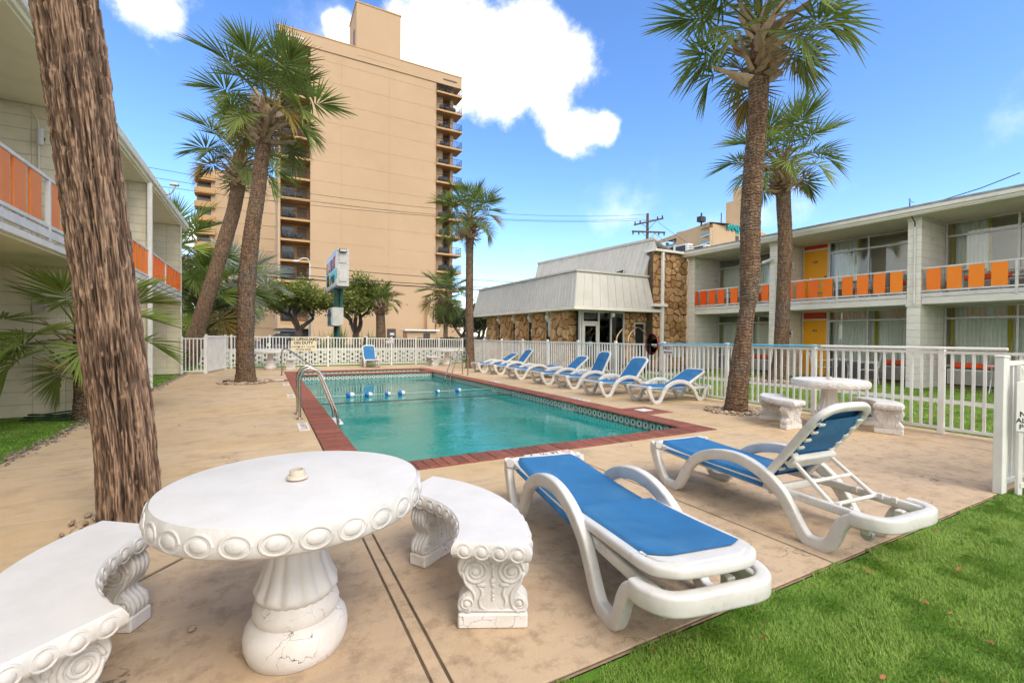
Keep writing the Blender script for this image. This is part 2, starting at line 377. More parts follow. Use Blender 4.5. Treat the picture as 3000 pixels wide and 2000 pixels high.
# lawns
def sheet(name, rects, z, m):
    q = MB()
    for (x0,x1,y0,y1) in rects: q.quad((x0,y0,z),(x1,y0,z),(x1,y1,z),(x0,y1,z))
    return struct(q.build(name, m))
sheet('lawn', [(.655,9.6,-5,1.505)], -.012, K['turf'])
sheet('lawn', [(8.99,12.9,1.515,21.2),(13.9,17.45,-8,13.6),(9.61,12.9,-8,1.51)], -.014, K['turf'])
sheet('path', [(12.9,13.9,-8,21)], -.008, K['paver_path'])
sheet('lawn', [(-6.5,-2.46,-3,21)], -.01, K['turf'])
sheet('lawn', [(-8,11,21.65,24.6)], -.02, K['turf'])
def blades(name, x0, x1, y0, y1, n, h, w, label, zbase=-.012, seed=1, dens=None):
    rs = np.random.RandomState(seed); x = rs.uniform(x0,x1,n); y = rs.uniform(y0,y1,n)
    if dens is not None:
        k = rs.rand(n) < dens(x, y); x, y = x[k], y[k]; n = len(x)
    clump = vnoise(x*7+50, y*7+50, 3); a = rs.uniform(0, 2*np.pi, n); a = a*.6+clump*5
    hh = h*rs.uniform(.6,1.25,n)*(.75+.5*clump); lean = rs.uniform(.2,1.0,n)*hh
    bx, by = np.cos(a)*w/2, np.sin(a)*w/2; th = a+rs.normal(np.pi/2,.6,n)
    V = np.zeros((n,3,3)); V[:,0] = np.stack([x-bx,y-by,np.full(n,zbase)],1); V[:,1] = np.stack([x+bx,y+by,np.full(n,zbase)],1)
    V[:,2] = np.stack([x+np.cos(th)*lean, y+np.sin(th)*lean, zbase+hh],1)
    me = bpy.data.meshes.new(name); me.vertices.add(n*3); me.vertices.foreach_set('co', V.reshape(-1))
    me.loops.add(n*3); me.loops.foreach_set('vertex_index', np.arange(n*3)); me.polygons.add(n); me.polygons.foreach_set('loop_start', np.arange(n)*3); me.polygons.foreach_set('loop_total', np.full(n,3)); me.update()
    me.materials.append(K['blade']); o = obj(name, me, kind='stuff'); o['label'] = label; o['category'] = 'grass'; return o
K['blade'] = mat('blade', (.15,.265,.035), (.26,.38,.07), 1.7, .35, .65, rough=.6, spec=.25, c3=(.37,.43,.17), s3=90, lo3=.55, hi3=.72)
K['blade'].node_tree.nodes['Principled BSDF'].inputs['Transmission Weight'].default_value = 0
edge = lambda x, y: (y < 1.50+.03*np.sin(x*9)+.02*np.sin(x*31))
blades('grass', .67, 7.2, -.1, 1.55, 260000, .017, .0040, 'bright green artificial turf filling the lower right corner', seed=2, dens=edge)
blades('grass', 9.0, 12.85, 1.3, 9.0, 90000, .035, .010, 'green turf strip between the white fence and the path', seed=3)
blades('grass', -4.6, -2.47, 4.0, 19.0, 60000, .03, .008, 'green turf along the foot of the left motel wing', seed=4)
blades('grass', 13.95, 17.4, 1.5, 13.0, 50000, .035, .012, 'green turf in front of the ground floor rooms on the right', seed=5)
# dark gravelly edging strip between left turf and deck
e = MB(); rs = np.random.RandomState(5)
for i in range(900):
    y = rs.uniform(3.5,19); x = -2.44+rs.normal(0,.055); r = rs.uniform(.008,.028)
    e.ell((x,y,r*.3), (r*rs.uniform(.8,1.4),r*rs.uniform(.8,1.6),r*.6), 6, 3)
K['pebble'] = mat('pebble', (.36,.29,.22), (.16,.12,.09), 25, .45,.55, rough=.85)
eo = e.build('gravel', K['pebble'], kind='stuff'); eo['label'] = 'grey gravel edging between the left turf and the deck'; eo['category'] = 'gravel'
# ------------------------------------------------------------------ pool
K['plaster'] = mat('plaster', (.55,.86,.80), (.48,.79,.74), 1.2, rough=.8)
K['brick'] = mat('brick', (.27,.085,.05), (.20,.06,.04), 14, rough=.7, bump=.4, bscale=120, bdist=.003, rand=.22, c3=(.36,.17,.12), s3=30, lo3=.6, hi3=.75)
K['grout'] = mat('grout', (.36,.20,.14), rough=.9)
pool = MB()
zs = lambda y: -2.0 if y < 8 else (-2.0+(y-8)/4*.8 if y < 12 else -1.2)
ys = [IY0,8,12,IY1]
for a, c in zip(ys[:-1], ys[1:]):
    pool.quad((IX0,a,zs(a)),(IX1,a,zs(a)),(IX1,c,zs(c)),(IX0,c,zs(c)))
    for x, fl in ((IX0,0),(IX1,1)):
        q = ((x,a,zs(a)),(x,c,zs(c)),(x,c,-.04),(x,a,-.04)); pool.quad(*(q if not fl else q[::-1]))
pool.quad((IX1,IY0,-2),(IX0,IY0,-2),(IX0,IY0,-.04),(IX1,IY0,-.04)); pool.quad((IX0,IY1,-1.2),(IX1,IY1,-1.2),(IX1,IY1,-.04),(IX0,IY1,-.04))
# wading basin beyond the dividing wall
WY0, WY1 = 17.28, 18.52
pool.quad((IX0,WY0,-.55),(IX1,WY0,-.55),(IX1,WY1,-.55),(IX0,WY1,-.55)); pool.quad((IX0,WY1,-.55),(IX1,WY1,-.55),(IX1,WY1,-.04),(IX0,WY1,-.04))
pool.quad((IX1,WY0,-.55),(IX0,WY0,-.55),(IX0,WY0,-.04),(IX1,WY0,-.04)); pool.quad((IX0,WY0,-.55),(IX0,WY1,-.55),(IX0,WY1,-.04),(IX0,WY0,-.04)); pool.quad((IX1,WY1,-.55),(IX1,WY0,-.55),(IX1,WY0,-.04),(IX1,WY1,-.04))
poolo = pool.build('swimming_pool', K['plaster']); struct(poolo)
# bedding under the coping
bed = MB()
for (x0,x1,y0,y1) in ((PX0+.004,PX1-.004,PY0+.004,IY0-.012),(PX0+.004,IX0-.012,IY0-.012,PY1-.004),(IX1+.012,PX1-.004,IY0-.012,PY1-.004),(IX0-.012,IX1+.012,IY1+.012,WY0-.012),(IX0-.012,IX1+.012,WY1+.012,PY1-.004)):
    bed.box(x0,x1,y0,y1,-.2,.002)
bed.build('coping_bed', K['grout'], poolo)
def brick_mesh(w, l):
    """brick lying along local +Y from 0 to l, bullnose at l end overhanging the water"""
    prof = [(0,-.033),(0,.006),(.006,.012),(l-.03,.012),(l-.014,.007),(l-.004,-.003),(l,-.013),(l-.004,-.024),(l-.014,-.031),(l-.03,-.033)]
    m = MB(); h = w/2; c = .004
    n = len(prof); vs = []
    for (x, k) in ((-h,.0),(-h+c,c),(h-c,c),(h,.0)):
        for (y, z) in prof: vs.append((x, y, z if k else z-(c if z > 0 else 0)))
    fs = [(a*n+i, a*n+(i+1)%n, (a+1)*n+(i+1)%n, (a+1)*n+i) for a in range(3) for i in range(n)]
    fs += [tuple(range(n))[::-1], tuple(3*n+i for i in range(n))]
    return m.add(vs, [f[::-1] for f in fs])
bp_ = .1115
bm = brick_mesh(bp_-.007, IY0-PY0+.03); bme = bm.mesh('brick', K['brick'], True, 30)
nb = int((PX1-PX0)/bp_)
jit = lambda: Matrix.Rotation(random.uniform(-.01,.01),4,'Z') @ Matrix.Translation((0,random.uniform(-.004,.004),random.uniform(-.002,.002)))
for i in range(nb): obj('brick', bme, poolo, mat4=Matrix.Translation((PX0+bp_*(i+.5)+.006, PY0+.002, 0)) @ jit())
def far_bricks(items):
    q = MB()
    for M4 in items: q.add([M4 @ Vector(p) for p in bm.v], bm.f)
    o = q.build('bricks', K['brick'], poolo, smooth=True, ang=30, kind='stuff'); return o
rest = []
y = IY0+bp_/2+.03; cnt = 0
while y < PY1:
    for (x, rz) in ((PX0+.002, -math.pi/2), (PX1-.002, math.pi/2)):
        M4 = Matrix.Translation((x, y, 0)) @ Matrix.Rotation(rz, 4, 'Z') @ jit()
        if y < 10.5: obj('brick', bme, poolo, mat4=M4)
        else: rest.append(M4)
    y += bp_
x = IX0+bp_/2
while x < IX1:
    for (yy, rz) in ((PY1-.002, math.pi),(IY1+.30,math.pi)):
        rest.append(Matrix.Translation((x, yy, 0 if yy > 18 else -.002)) @ Matrix.Rotation(rz,4,'Z') @ jit())
    x += bp_
far_bricks(rest)
# skimmer pads of red brick with white lids
def pad(x0, x1, y0, y1, lx, ly_):
    n = int((y1-y0)/.105)
    m = MB().cbox(x0, x1, 0, .1, -.02, .009, .003).mesh('brick', K['brick'])
    for i in range(n): obj('brick', m, poolo, (0, y0+i*.105, random.uniform(-.001,.001)))
    MB().cbox(lx-.13, lx+.13, ly_-.12, ly_+.12, .006, .015, .004).build('skimmer_lid', K['white_paint'], poolo)
pad(6.0, 6.6, 5.97, 6.80, 6.26, 6.38); pad(.02, .6, 15.0, 15.62, .36, 15.35)
# waterline tiles
def fx_tile(nt, vec, cur, h, mixc, mr, noise):
    N, L = nt.nodes, nt.links; sp = N.new('ShaderNodeSeparateXYZ'); L.new(vec, sp.inputs[0])
    def mm(op, a, b=0.0):
        n = N.new('ShaderNodeMath'); n.operation = op
        for i, x in enumerate((a, b)):
            if isinstance(x, (int, float)): n.inputs[i].default_value = x
            else: L.new(x, n.inputs[i])
        return n.outputs[0]
    ax, az = mm('ABSOLUTE', sp.outputs['X']), mm('ABSOLUTE', sp.outputs['Z'])
    octo = mm('MAXIMUM', mm('MAXIMUM', ax, az), mm('MULTIPLY', mm('ADD', ax, az), .72))
    def ring(v, r, w): return mm('LESS_THAN', mm('ABSOLUTE', mm('SUBTRACT', v, r)), w)
    dark = (.05,.075,.06)
    cur = mixc(mm('MULTIPLY', mm('GREATER_THAN', octo, .066), .75), cur, (.22,.32,.27))
    cur = mixc(ring(octo, .066, .0035), cur, dark); cur = mixc(ring(octo, .048, .0022), cur, (.18,.26,.22))
    corner = mm('GREATER_THAN', mm('ADD', ax, az), .118); cur = mixc(corner, cur, dark)
    cur = mixc(mm('LESS_THAN', mm('ABSOLUTE', mm('SUBTRACT', mm('ADD', ax, az), .105)), .003), cur, (.6,.65,.58))
    dot = mm('ADD', mm('POWER', mm('DIVIDE', sp.outputs['X'], .019), 2.0), mm('POWER', mm('DIVIDE', sp.outputs['Z'], .027), 2.0))
    cur = mixc(mm('LESS_THAN', dot, 1.0), cur, (.02,.02,.02)); cur = mixc(ring(dot, 1.5, .25), cur, (.3,.4,.36))
    return cur, h
K['tile'] = mat('tile', (.74,.80,.74), (.68,.75,.69), 9, rough=.25, coord='obj', rand=.08, fx=fx_tile)
K['tile_plain'] = mat('tile_plain', (.66,.71,.66), rough=.25)
TS = .1525
tm = MB().cbox(-TS/2+.002, TS/2-.002, -.006, .006, -TS/2+.002, TS/2-.002, .002).mesh('tile', K['tile'])
tpl = MB().cbox(-TS/2+.002, TS/2-.002, -.006, .006, -TS/2+.002, TS/2-.002, .002).mesh('tile', K['tile_plain'])
tz = -.038-TS/2
marks = {}
def wall_tiles(n, pos, rz, plain=()):
    for i in range(n): obj('tile', tpl if i in plain else tm, poolo, pos(i), (0,0,rz))
nR = int((IY1-IY0)/TS); idx = lambda yy: int((yy-IY0)/TS)
plR = {idx(7.85):'F', idx(7.85)-1:'T', idx(7.85)+1:'½', idx(7.85)+2:'6', idx(11.55):'F', idx(11.55)-1:'T', idx(11.55)+2:'4'}
plR = {idx(7.80)+2:'6', idx(7.80)+1:'½', idx(7.80):'FT', idx(11.6)+1:'4', idx(11.6):'FT'}
wall_tiles(nR, lambda i: (IX1-.002, IY0+TS*(i+.5), tz), math.pi/2, plR)
wall_tiles(int((IX1-IX0)/TS)+1, lambda i: (IX0+.02+TS*(i+.5), IY1-.003, tz), 0)
wall_tiles(int((IX1-IX0)/TS)+1, lambda i: (IX0+.02+TS*(i+.5), WY1-.003, tz), 0)
for i, t in plR.items():
    obj('lettering', text_mesh(t, .115 if len(t) == 1 else .10, K['black'], .0008, bold=.002), poolo, mat4=face_mat((IX1-.0095, IY0+TS*(i+.5), tz), (0,-1,0), (-1,0,0)))
wl_ = MB()
for i in range(int((IY1-IY0)/TS)): pass
for x, rz in ((IX0+.002, -math.pi/2),): wall_tiles(nR, lambda i: (x, IY0+TS*(i+.5), tz), rz)
# water
def water_mat():
    m = bpy.data.materials.new('water'); m.use_nodes = True; nt = m.node_tree; N, L = nt.nodes, nt.links; N.clear()
    out = N.new('ShaderNodeOutputMaterial'); mx = N.new('ShaderNodeMixShader'); fr = N.new('ShaderNodeFresnel'); fr.inputs[0].default_value = 1.46
    tr = N.new('ShaderNodeBsdfTransparent'); tr.inputs[0].default_value = (.20,.90,.84,1); gl = N.new('ShaderNodeBsdfGlossy'); gl.inputs['Roughness'].default_value = .0
    gp = N.new('ShaderNodeNewGeometry')
    mp = N.new('ShaderNodeMapping'); mp.inputs['Scale'].default_value = (1.0,1.7,1); mp.inputs['Rotation'].default_value = (0,0,.35); L.new(gp.outputs['Position'], mp.inputs[0])
    n1 = N.new('ShaderNodeTexNoise'); n1.inputs['Scale'].default_value = 2.2; n1.inputs['Detail'].default_value = 3; n1.inputs['Distortion'].default_value = .6; L.new(mp.outputs[0], n1.inputs['Vector'])
    n2 = N.new('ShaderNodeTexNoise'); n2.inputs['Scale'].default_value = 9; n2.inputs['Detail'].default_value = 2; n2.inputs['Distortion'].default_value = .5; L.new(mp.outputs[0], n2.inputs['Vector'])
    # ripple strength drifts over the surface (breeze patches)
    n3 = N.new('ShaderNodeTexNoise'); n3.inputs['Scale'].default_value = .55; n3.inputs['Detail'].default_value = 2; L.new(gp.outputs['Position'], n3.inputs['Vector'])
    r3 = N.new('ShaderNodeMapRange'); L.new(n3.outputs['Fac'], r3.inputs[0]); r3.inputs[1].default_value = .40; r3.inputs[2].default_value = .62; r3.inputs[3].default_value = .12; r3.inputs[4].default_value = 1.0
    a = N.new('ShaderNodeMath'); a.operation = 'MULTIPLY_ADD'; L.new(n2.outputs['Fac'], a.inputs[0]); a.inputs[1].default_value = .42; L.new(n1.outputs['Fac'], a.inputs[2])
    bp = N.new('ShaderNodeBump'); bp.inputs['Distance'].default_value = .036; L.new(a.outputs[0], bp.inputs['Height'])
    s = N.new('ShaderNodeMath'); s.operation = 'MULTIPLY'; L.new(r3.outputs[0], s.inputs[0]); s.inputs[1].default_value = .55; L.new(s.outputs[0], bp.inputs['Strength'])
    L.new(bp.outputs[0], gl.inputs['Normal']); L.new(bp.outputs[0], fr.inputs['Normal'])
    df = N.new('ShaderNodeBsdfDiffuse'); df.inputs[0].default_value = (.025,.43,.39,1); m2 = N.new('ShaderNodeMixShader'); m2.inputs[0].default_value = .5; L.new(tr.outputs[0], m2.inputs[1]); L.new(df.outputs[0], m2.inputs[2])
    L.new(fr.outputs[0], mx.inputs[0]); L.new(m2.outputs[0], mx.inputs[1]); L.new(gl.outputs[0], mx.inputs[2]); L.new(mx.outputs[0], out.inputs[0]); return m
K['water'] = water_mat()
w = MB(); w.quad((IX0,IY0,-.185),(IX1,IY0,-.185),(IX1,IY1,-.185),(IX0,IY1,-.185)); w.quad((IX0,WY0,-.19),(IX1,WY0,-.19),(IX1,WY1,-.19),(IX0,WY1,-.19))
struct(w.build('water', K['water']))
# depth markers set in the deck
K['red'] = mat('red', (.55,.02,.02), rough=.5)
def ring_mesh(r, w, m, slash=True):
    q = MB(); n = 28
    for k in range(n):
        a, b_ = 2*math.pi*k/n, 2*math.pi*(k+1)/n
        q.quad((r*math.cos(a),r*math.sin(a),0),((r+w)*math.cos(a),(r+w)*math.sin(a),0),((r+w)*math.cos(b_),(r+w)*math.sin(b_),0),(r*math.cos(b_),r*math.sin(b_),0))
    if slash:
        d = Vector((.707,-.707,0)); e_ = Vector((.707,.707,0))*w/2; q.quad(*[tuple(v) for v in (-d*r-e_, d*r-e_, d*r+e_, -d*r+e_)][::1])
    return q.mesh('prohibition_ring', m)
RING = ring_mesh(.043,.010,K['red'])
def depth_marker(c, u, txt, label):
    u = Vector(u); v = Vector((0,0,1)).cross(u); root = thing('depth_marker', label, 'depth marker', c)
    n = 4
    for i in range(n):
        p = u*((i-1.5)*.155); q = MB(); a = u*.075; b_ = v*.075
        M4 = face_mat((p.x,p.y,0), u, (0,0,1))
        obj('tile', MARKT, root, mat4=M4)
    for i, t in enumerate(txt):
        if t: obj('lettering', text_mesh(t, .12 if len(t) == 1 else .10, K['black'], .0005, bold=.003), root, mat4=face_mat(tuple(u*((i-1.5)*.155))[:2]+(.0075,), u, (0,0,1)))
    obj('prohibition_sign', RING, root, mat4=face_mat(tuple(u*(1.5*.155))[:2]+(.0075,), u, (0,0,1)))
MARKT = MB().cbox(-.076,.076,-.072,.072,-.004,.006,.002).mesh('tile', mat('marker_white', (.78,.76,.70), (.66,.62,.54), 9, rough=.5))
depth_marker((2.93,4.488,.003), (1,0,0), ['6','½','FT',''], 'white depth marker tiles reading 6 1/2 FT beside the near pool edge')
depth_marker((.50,7.50,.003), (0,-1,0), ['6','½','FT',''], 'white depth marker tiles on the left deck below the pool ladder')
depth_marker((.50,11.4,.003), (0,-1,0), ['4','','FT',''], 'small white depth marker on the left deck beyond the ladder')
depth_marker((.50,14.1,.003), (0,-1,0), ['3','','FT',''], 'white depth marker on the left deck near the handrail')
depth_marker((6.10,8.15,.003), (0,1,0), ['6','½','FT',''], 'white depth marker on the right deck in front of the nearest loungers')
depth_marker((6.10,12.4,.003), (0,1,0), ['4','','FT',''], 'white depth marker on the right deck before the far loungers')
# ------------------------------------------------------------------ motel wings
K['block_cream'] = mat('block_cream', (.80,.73,.57), (.74,.67,.51), 6, rough=.7, bump=.45, bscale=70, bdist=.006, rand=.03, c3=(.62,.54,.40), s3=3.5, lo3=.62, hi3=.8)
K['soffit_cream'] = mat('soffit_cream', (.76,.69,.50), (.71,.63,.44), 2.5, rough=.7)
K['block'] = mat('block', (.83,.79,.71), (.78,.74,.65), 6, rough=.7, bump=.45, bscale=70, bdist=.006, rand=.03, c3=(.50,.45,.37), s3=3.5, lo3=.6, hi3=.8)
K['mortar'] = mat('mortar', (.52,.48,.42), rough=.85)
K['trim'] = mat('trim', (.76,.73,.66), (.70,.66,.58), 3, rough=.5, c3=(.40,.36,.30), s3=5, lo3=.66, hi3=.85)
K['soffit'] = mat('soffit', (.70,.66,.54), (.65,.60,.48), 2.5, rough=.7)
K['roofing'] = mat('roofing', (.35,.34,.33), (.25,.24,.23), 4, rough=.85)
K['orange'] = [mat('orange_panel_%d' % i, c, rough=.45) for i, c in enumerate([(.84,.085,.008),(.88,.12,.008),(.92,.165,.008),(.94,.21,.009),(.95,.255,.012)])]
K['orange_pale'] = mat('orange_panel_lit', (.80,.235,.055), (.76,.20,.04), 2, rough=.5)  # strong light from the right put into a paler panel orange
K['door_yellow'] = mat('door_yellow', (.92,.42,.012), (.89,.38,.012), 2, rough=.4)
K['red_panel'] = mat('red_panel', (.66,.055,.02), rough=.5)
K['curtain'] = mat('curtain', (.88,.91,.84), (.84,.88,.80), 3, rough=.9)
K['curtain_edge'] = mat('curtain_edge', (.50,.42,.02), rough=.9)
K['panel_grey'] = mat('panel_grey', (.16,.16,.165), rough=.6)
K['louver'] = mat('louver', (.60,.58,.54), rough=.55)
BL, BH = .4064, .2032
def block_wall(parent, x0, nx, y0, t, z0, nz, bm_='block'):
    """wall of blocks running along X from x0, thickness t from y0"""
    me = MB().cbox(.004, BL-.004, 0, t, .004, BH-.004, .006).mesh('block', K[bm_])
    for i in range(nx):
        for j in range(nz): obj('block', me, parent, (x0+i*BL, y0, z0+j*BH))
    MB().box(x0+.009, x0+nx*BL-.009, y0+.008, y0+t-.008, z0, z0+nz*BH).build('mortar_core', K['mortar'], parent)
def curtain(parent, x, y0, y1, z0, z1, m, amp=.025, wl=.085, fold_seed=0):
    rs = np.random.RandomState(fold_seed); n = max(12, int(abs(y1-y0)/.012)); t = np.linspace(0,1,n); yy = y0+(y1-y0)*t
    ph = np.cumsum(rs.uniform(.7,1.3,n))*(2*np.pi*abs(y1-y0)/n/wl); P = np.zeros((2,n,3))
    for k, z in enumerate((z0,z1)): P[k,:,0] = x+amp*np.sin(ph)*(1.0 if k == 0 else .8); P[k,:,1] = yy; P[k,:,2] = z
    return MB().grid(P).build('curtain', m, parent, smooth=True, ang=None)
def window(parent, X, ya, yb, z0, zt, z1, mull=(), glass='glass', side=-1):
    """framed window wall in plane X from ya (far) to yb, transom rail at zt"""
    fr = MB(); w = .05
    for yy in (ya, yb)+tuple(mull): fr.box(X-.04, X+.04, yy-w/2, yy+w/2, z0, z1)
    ed = sorted([ya, yb]+list(mull))
    for p, q in zip(ed[:-1], ed[1:]):
        for (a, b_) in ((z0, z0+.05),(zt-.03, zt+.03),(z1-.05, z1)): fr.box(X-.037, X+.037, p+w/2, q-w/2, a, b_)
    wo = fr.build('window', K['alu'], parent)
    for p, q in zip(ed[:-1], ed[1:]):
        for (a, b_) in ((z0+.045, zt-.025),(zt+.025, z1-.045)):
            MB().box(X-.004, X+.004, p+w/2-.005, q-w/2+.005, a, b_).build('pane', K[glass], wo)
    return wo
def door(parent, X, ya, yb, z0, z1, ztop, number):
    d = MB().cbox(X-.03, X+.02, yb+.035, ya-.035, z0+.015, z1-.03, .004).build('door', K['door_yellow'], parent)
    MB().cbox(X-.06, X-.031, yb+.06, yb+.13, z0+.92, z0+1.06, .01).build('lock', K['dark_metal'], d)
    MB().tube([(X-.05,yb+.09,z0+.95),(X-.085,yb+.09,z0+.95),(X-.085,yb+.2,z0+.95)], .01, 6).build('handle', K['steel'], d)
    yc = (ya+yb)/2
    MB().cbox(X-.036, X-.0305, yc-.065, yc+.065, z0+1.57, z0+1.63, .001).build('number_plate', K['black'], d)
    obj('lettering', text_mesh(number, .055, K['white_paint'], .0005), d, mat4=face_mat((X-.0372, yc, z0+1.60), (0,-1,0), (-1,0,0)))
    MB().tube([(X-.034,yc,z0+1.5),(X-.028,yc,z0+1.5)], .012, 8).build('peephole', K['steel'], d)
    f = MB(); f.box(X-.05,X+.05,ya-.034,ya,z0,ztop); f.box(X-.05,X+.05,yb,yb+.034,z0,ztop); f.box(X-.048,X+.048,yb+.034,ya-.034,z1-.03,z1+.03); f.box(X-.048,X+.048,yb+.034,ya-.034,ztop-.03,ztop)
    f.build('door_frame', K['trim'], parent)
    MB().box(X-.02, X+.02, yb+.035, ya-.035, z1+.031, ztop-.031).build('transom_panel', K['red_panel'], parent)
def ptac(parent, X, ya, yb, z0):
    u = MB().cbox(X-.32, X-.02, yb, ya, z0, z0+.42, .012); o = u.build('air_conditioner', K['louver'], parent)
    s = MB()
    for i in range(14):
        z = z0+.03+i*.026; s.add([(X-.324,yb+.04,z),(X-.324,ya-.04,z),(X-.338,ya-.04,z+.013),(X-.338,yb+.04,z+.013),(X-.326,yb+.04,z+.016),(X-.326,ya-.04,z+.016)], [(0,1,2,3),(3,2,5,4)])
    s.build('grille', K['alu'], o)
    MB().box(X-.06, X-.03, yb-.02, ya+.02, z0+.47, z0+.60).build('orange_strip', K['red_or'], parent)
K['red_or'] = mat('red_orange', (.80,.08,.006), rough=.5)
def railing(parent, X, ya, yb, zf, posts, panels, mats, s=-1):
    """ya>yb ends; panels (y_hi,y_lo); s=-1 panels on the courtyard side of -X facing wall"""
    MB().cbox(X-.022, X+.022, yb, ya, zf+.80, zf+.845, .004).build('top_rail', K['rail'], parent)
    MB().cbox(X-.022, X+.022, yb, ya, zf+.17, zf+.215, .004).build('bottom_rail', K['rail'], parent)
    MB().cbox(X-.012, X+.03, yb, ya, zf+.03, zf+.135, .003).build('kick_plate', K['rail'], parent)
    for p in posts: MB().cbox(X-.026, X+.026, p-.027, p+.027, zf-.01, zf+.80, .003).build('post', K['rail'], parent)
    n = len(panels)
    for i, (a, b_) in enumerate(panels):
        lo, hi = min(a,b_), max(a,b_); m = mats[i] if isinstance(mats, list) else mats
        MB().cbox(X-.018, X+.012, lo, hi, zf+.217, zf+.798, .002).build('balcony_panel', m, parent)
    yy = yb+.12
    st = MB()
    while yy < ya-.05: st.box(X-.008, X+.012, yy-.012, yy+.012, zf, zf+.168); yy += .55
    st.build('rail_stub', K['rail'], parent)
K['rail'] = mat('rail', (.70,.68,.65), (.60,.58,.55), 5, rough=.4)
# ---------------- right wing
RW = thing('motel_wing', 'two storey white motel wing with orange balcony panels on the right', 'building', (0,0,0))
FX, FACX = 15.96, 17.5
fins = [(13.40,.30),(9.84,.29),(5.80,.31)]
for (y, t) in fins: block_wall(RW, FX, 4, y, t, 0, 23)
for (y, t) in fins: MB().box(FX+4*BL+.002, FACX+.95, y+.01, y+t-.01, 0, 4.76).build('party_wall', K['block'], RW)
for (y, t) in fins: MB().box(FX-.01, FACX+.05, y-.012, y+t+.012, 4.675, 4.765).build('fin_cap', K['trim'], RW)
MB().box(FX-.02, FX+.05, 5.785, 6.125, 2.29, 2.36).build('fin_band', K['trim'], RW)
for (a, b_) in ((13.39,10.14),(9.83,6.12),(5.79,-7.0)):
    MB().cbox(FX+.03, FACX+.4, b_, a, 2.345, 2.525, .006).build('balcony_slab', K['trim'], RW)
bay = [(13.37,10.16),(9.81,6.14),(5.77,2.0)]
MB().box(15.62, 27, -7, 13.82, 4.765, 4.80).build('soffit', K['soffit'], RW)
MB().box(15.60, 27, -7, 13.84, 4.803, 4.93).build('fascia', K['trim'], RW)
MB().cbox(15.56, 15.602, -7, 13.86, 4.86, 4.955, .006).build('gutter_edge', K['trim'], RW)
MB().box(15.56, 27.1, -7, 13.9, 4.957, 5.02).build('roof', K['roofing'], RW)
MB().box(FACX+.9, 26.8, -7, 13.7, 0, 4.76).build('rear_wall', K['soffit'], RW)
MB().box(FACX-.06, FACX+.95, -7, 13.7, -.02, .055).build('threshold', K['concrete'], RW)
for lev, z0 in ((0,.055),(1,2.527)):
    ztop, zt = (2.34, 1.99) if lev == 0 else (4.76, 4.36)
    f = z0
    # bay 3 (far): window only, door hidden by the palm
    window(RW, FACX, 13.35, 10.18, f+.55, zt, ztop, (11.75,), 'glass'); curtain(RW, FACX+.16, 13.28, 10.2, f+.5, ztop-.35, K['curtain'], fold_seed=3+lev)
    curtain(RW, FACX+.12, 13.33, 13.24, f+.5, ztop-.33, K['curtain_edge'], .012, .05)
    MB().box(FACX-.03, FACX+.03, 10.17, 13.36, f, f+.55).build('spandrel', K['panel_grey'], RW); ptac(RW, FACX-.03, 11.6, 10.6, f+.06)
    # bay 2: door, two panes
    door(RW, FACX, 9.80, 8.93, f, zt+.06 if lev == 0 else zt+.2, ztop, '107' if lev == 0 else '207')
    window(RW, FACX, 8.90, 6.15, f+.55, zt, ztop, (7.72,), 'glass')
    if lev == 0:
        curtain(RW, FACX+.16, 8.86, 6.17, f+.5, ztop-.02, K['curtain'], fold_seed=11); curtain(RW, FACX+.11, 7.58, 7.48, f+.5, ztop-.02, K['curtain_edge'], .012, .05)
    else:
        curtain(RW, FACX+.16, 8.86, 8.12, f+.5, ztop-.02, K['curtain'], fold_seed=12); curtain(RW, FACX+.13, 8.12, 8.04, f+.5, ztop-.02, K['curtain_edge'], .012, .05)
    MB().box(FACX-.03, FACX+.03, 6.15, 8.90, f, f+.55).build('spandrel', K['panel_grey'], RW); ptac(RW, FACX-.03, 7.30, 6.25, f+.06)
    # bay 1 (near)
    window(RW, FACX, 5.76, 2.0, f+.55, zt, ztop, (4.30,), 'glass')
    if lev == 0:
        curtain(RW, FACX+.16, 5.72, 2.1, f+.5, ztop-.02, K['curtain'], fold_seed=13)
        for a in (5.70, 4.52): curtain(RW, FACX+.11, a, a-.10, f+.5, ztop-.02, K['curtain_edge'], .012, .05)
    else:
        curtain(RW, FACX+.16, 5.62, 4.92, f+.5, ztop-.02, K['curtain'], fold_seed=14)
        for a in (5.72, 4.93): curtain(RW, FACX+.13, a, a-.08, f+.5, ztop-.02, K['curtain_edge'], .012, .05)
    MB().box(FACX-.03, FACX+.03, 2.0, 5.76, f, f+.55).build('spandrel', K['panel_grey'], RW); ptac(RW, FACX-.03, 5.6, 4.45, f+.06)
O = K['orange']
railing(RW, 15.99, 5.79, -3, 2.505, (3.965,), [(5.68,5.385),(5.255,4.96),(4.83,4.535),(4.41,4.115),(3.76,3.46)], [O[3],O[4],O[4],O[4],O[4]])
railing(RW, 15.99, 9.83, 6.12, 2.505, (7.92,), [(9.60,9.31),(9.185,8.89),(8.78,8.485),(8.35,8.055),(7.77,7.475),(7.36,7.065),(6.93,6.635),(6.51,6.215)], [O[2],O[2],O[2],O[3],O[3],O[3],O[3],O[4]])
railing(RW, 15.99, 13.38, 10.14, 2.505, (11.83,), [(13.36,13.24),(13.10,12.81),(12.69,12.395),(12.27,11.975),(11.69,11.40),(11.27,10.975),(10.84,10.55),(10.43,10.16)], [O[0],O[0],O[1],O[1],O[2],O[2],O[2],O[2]])
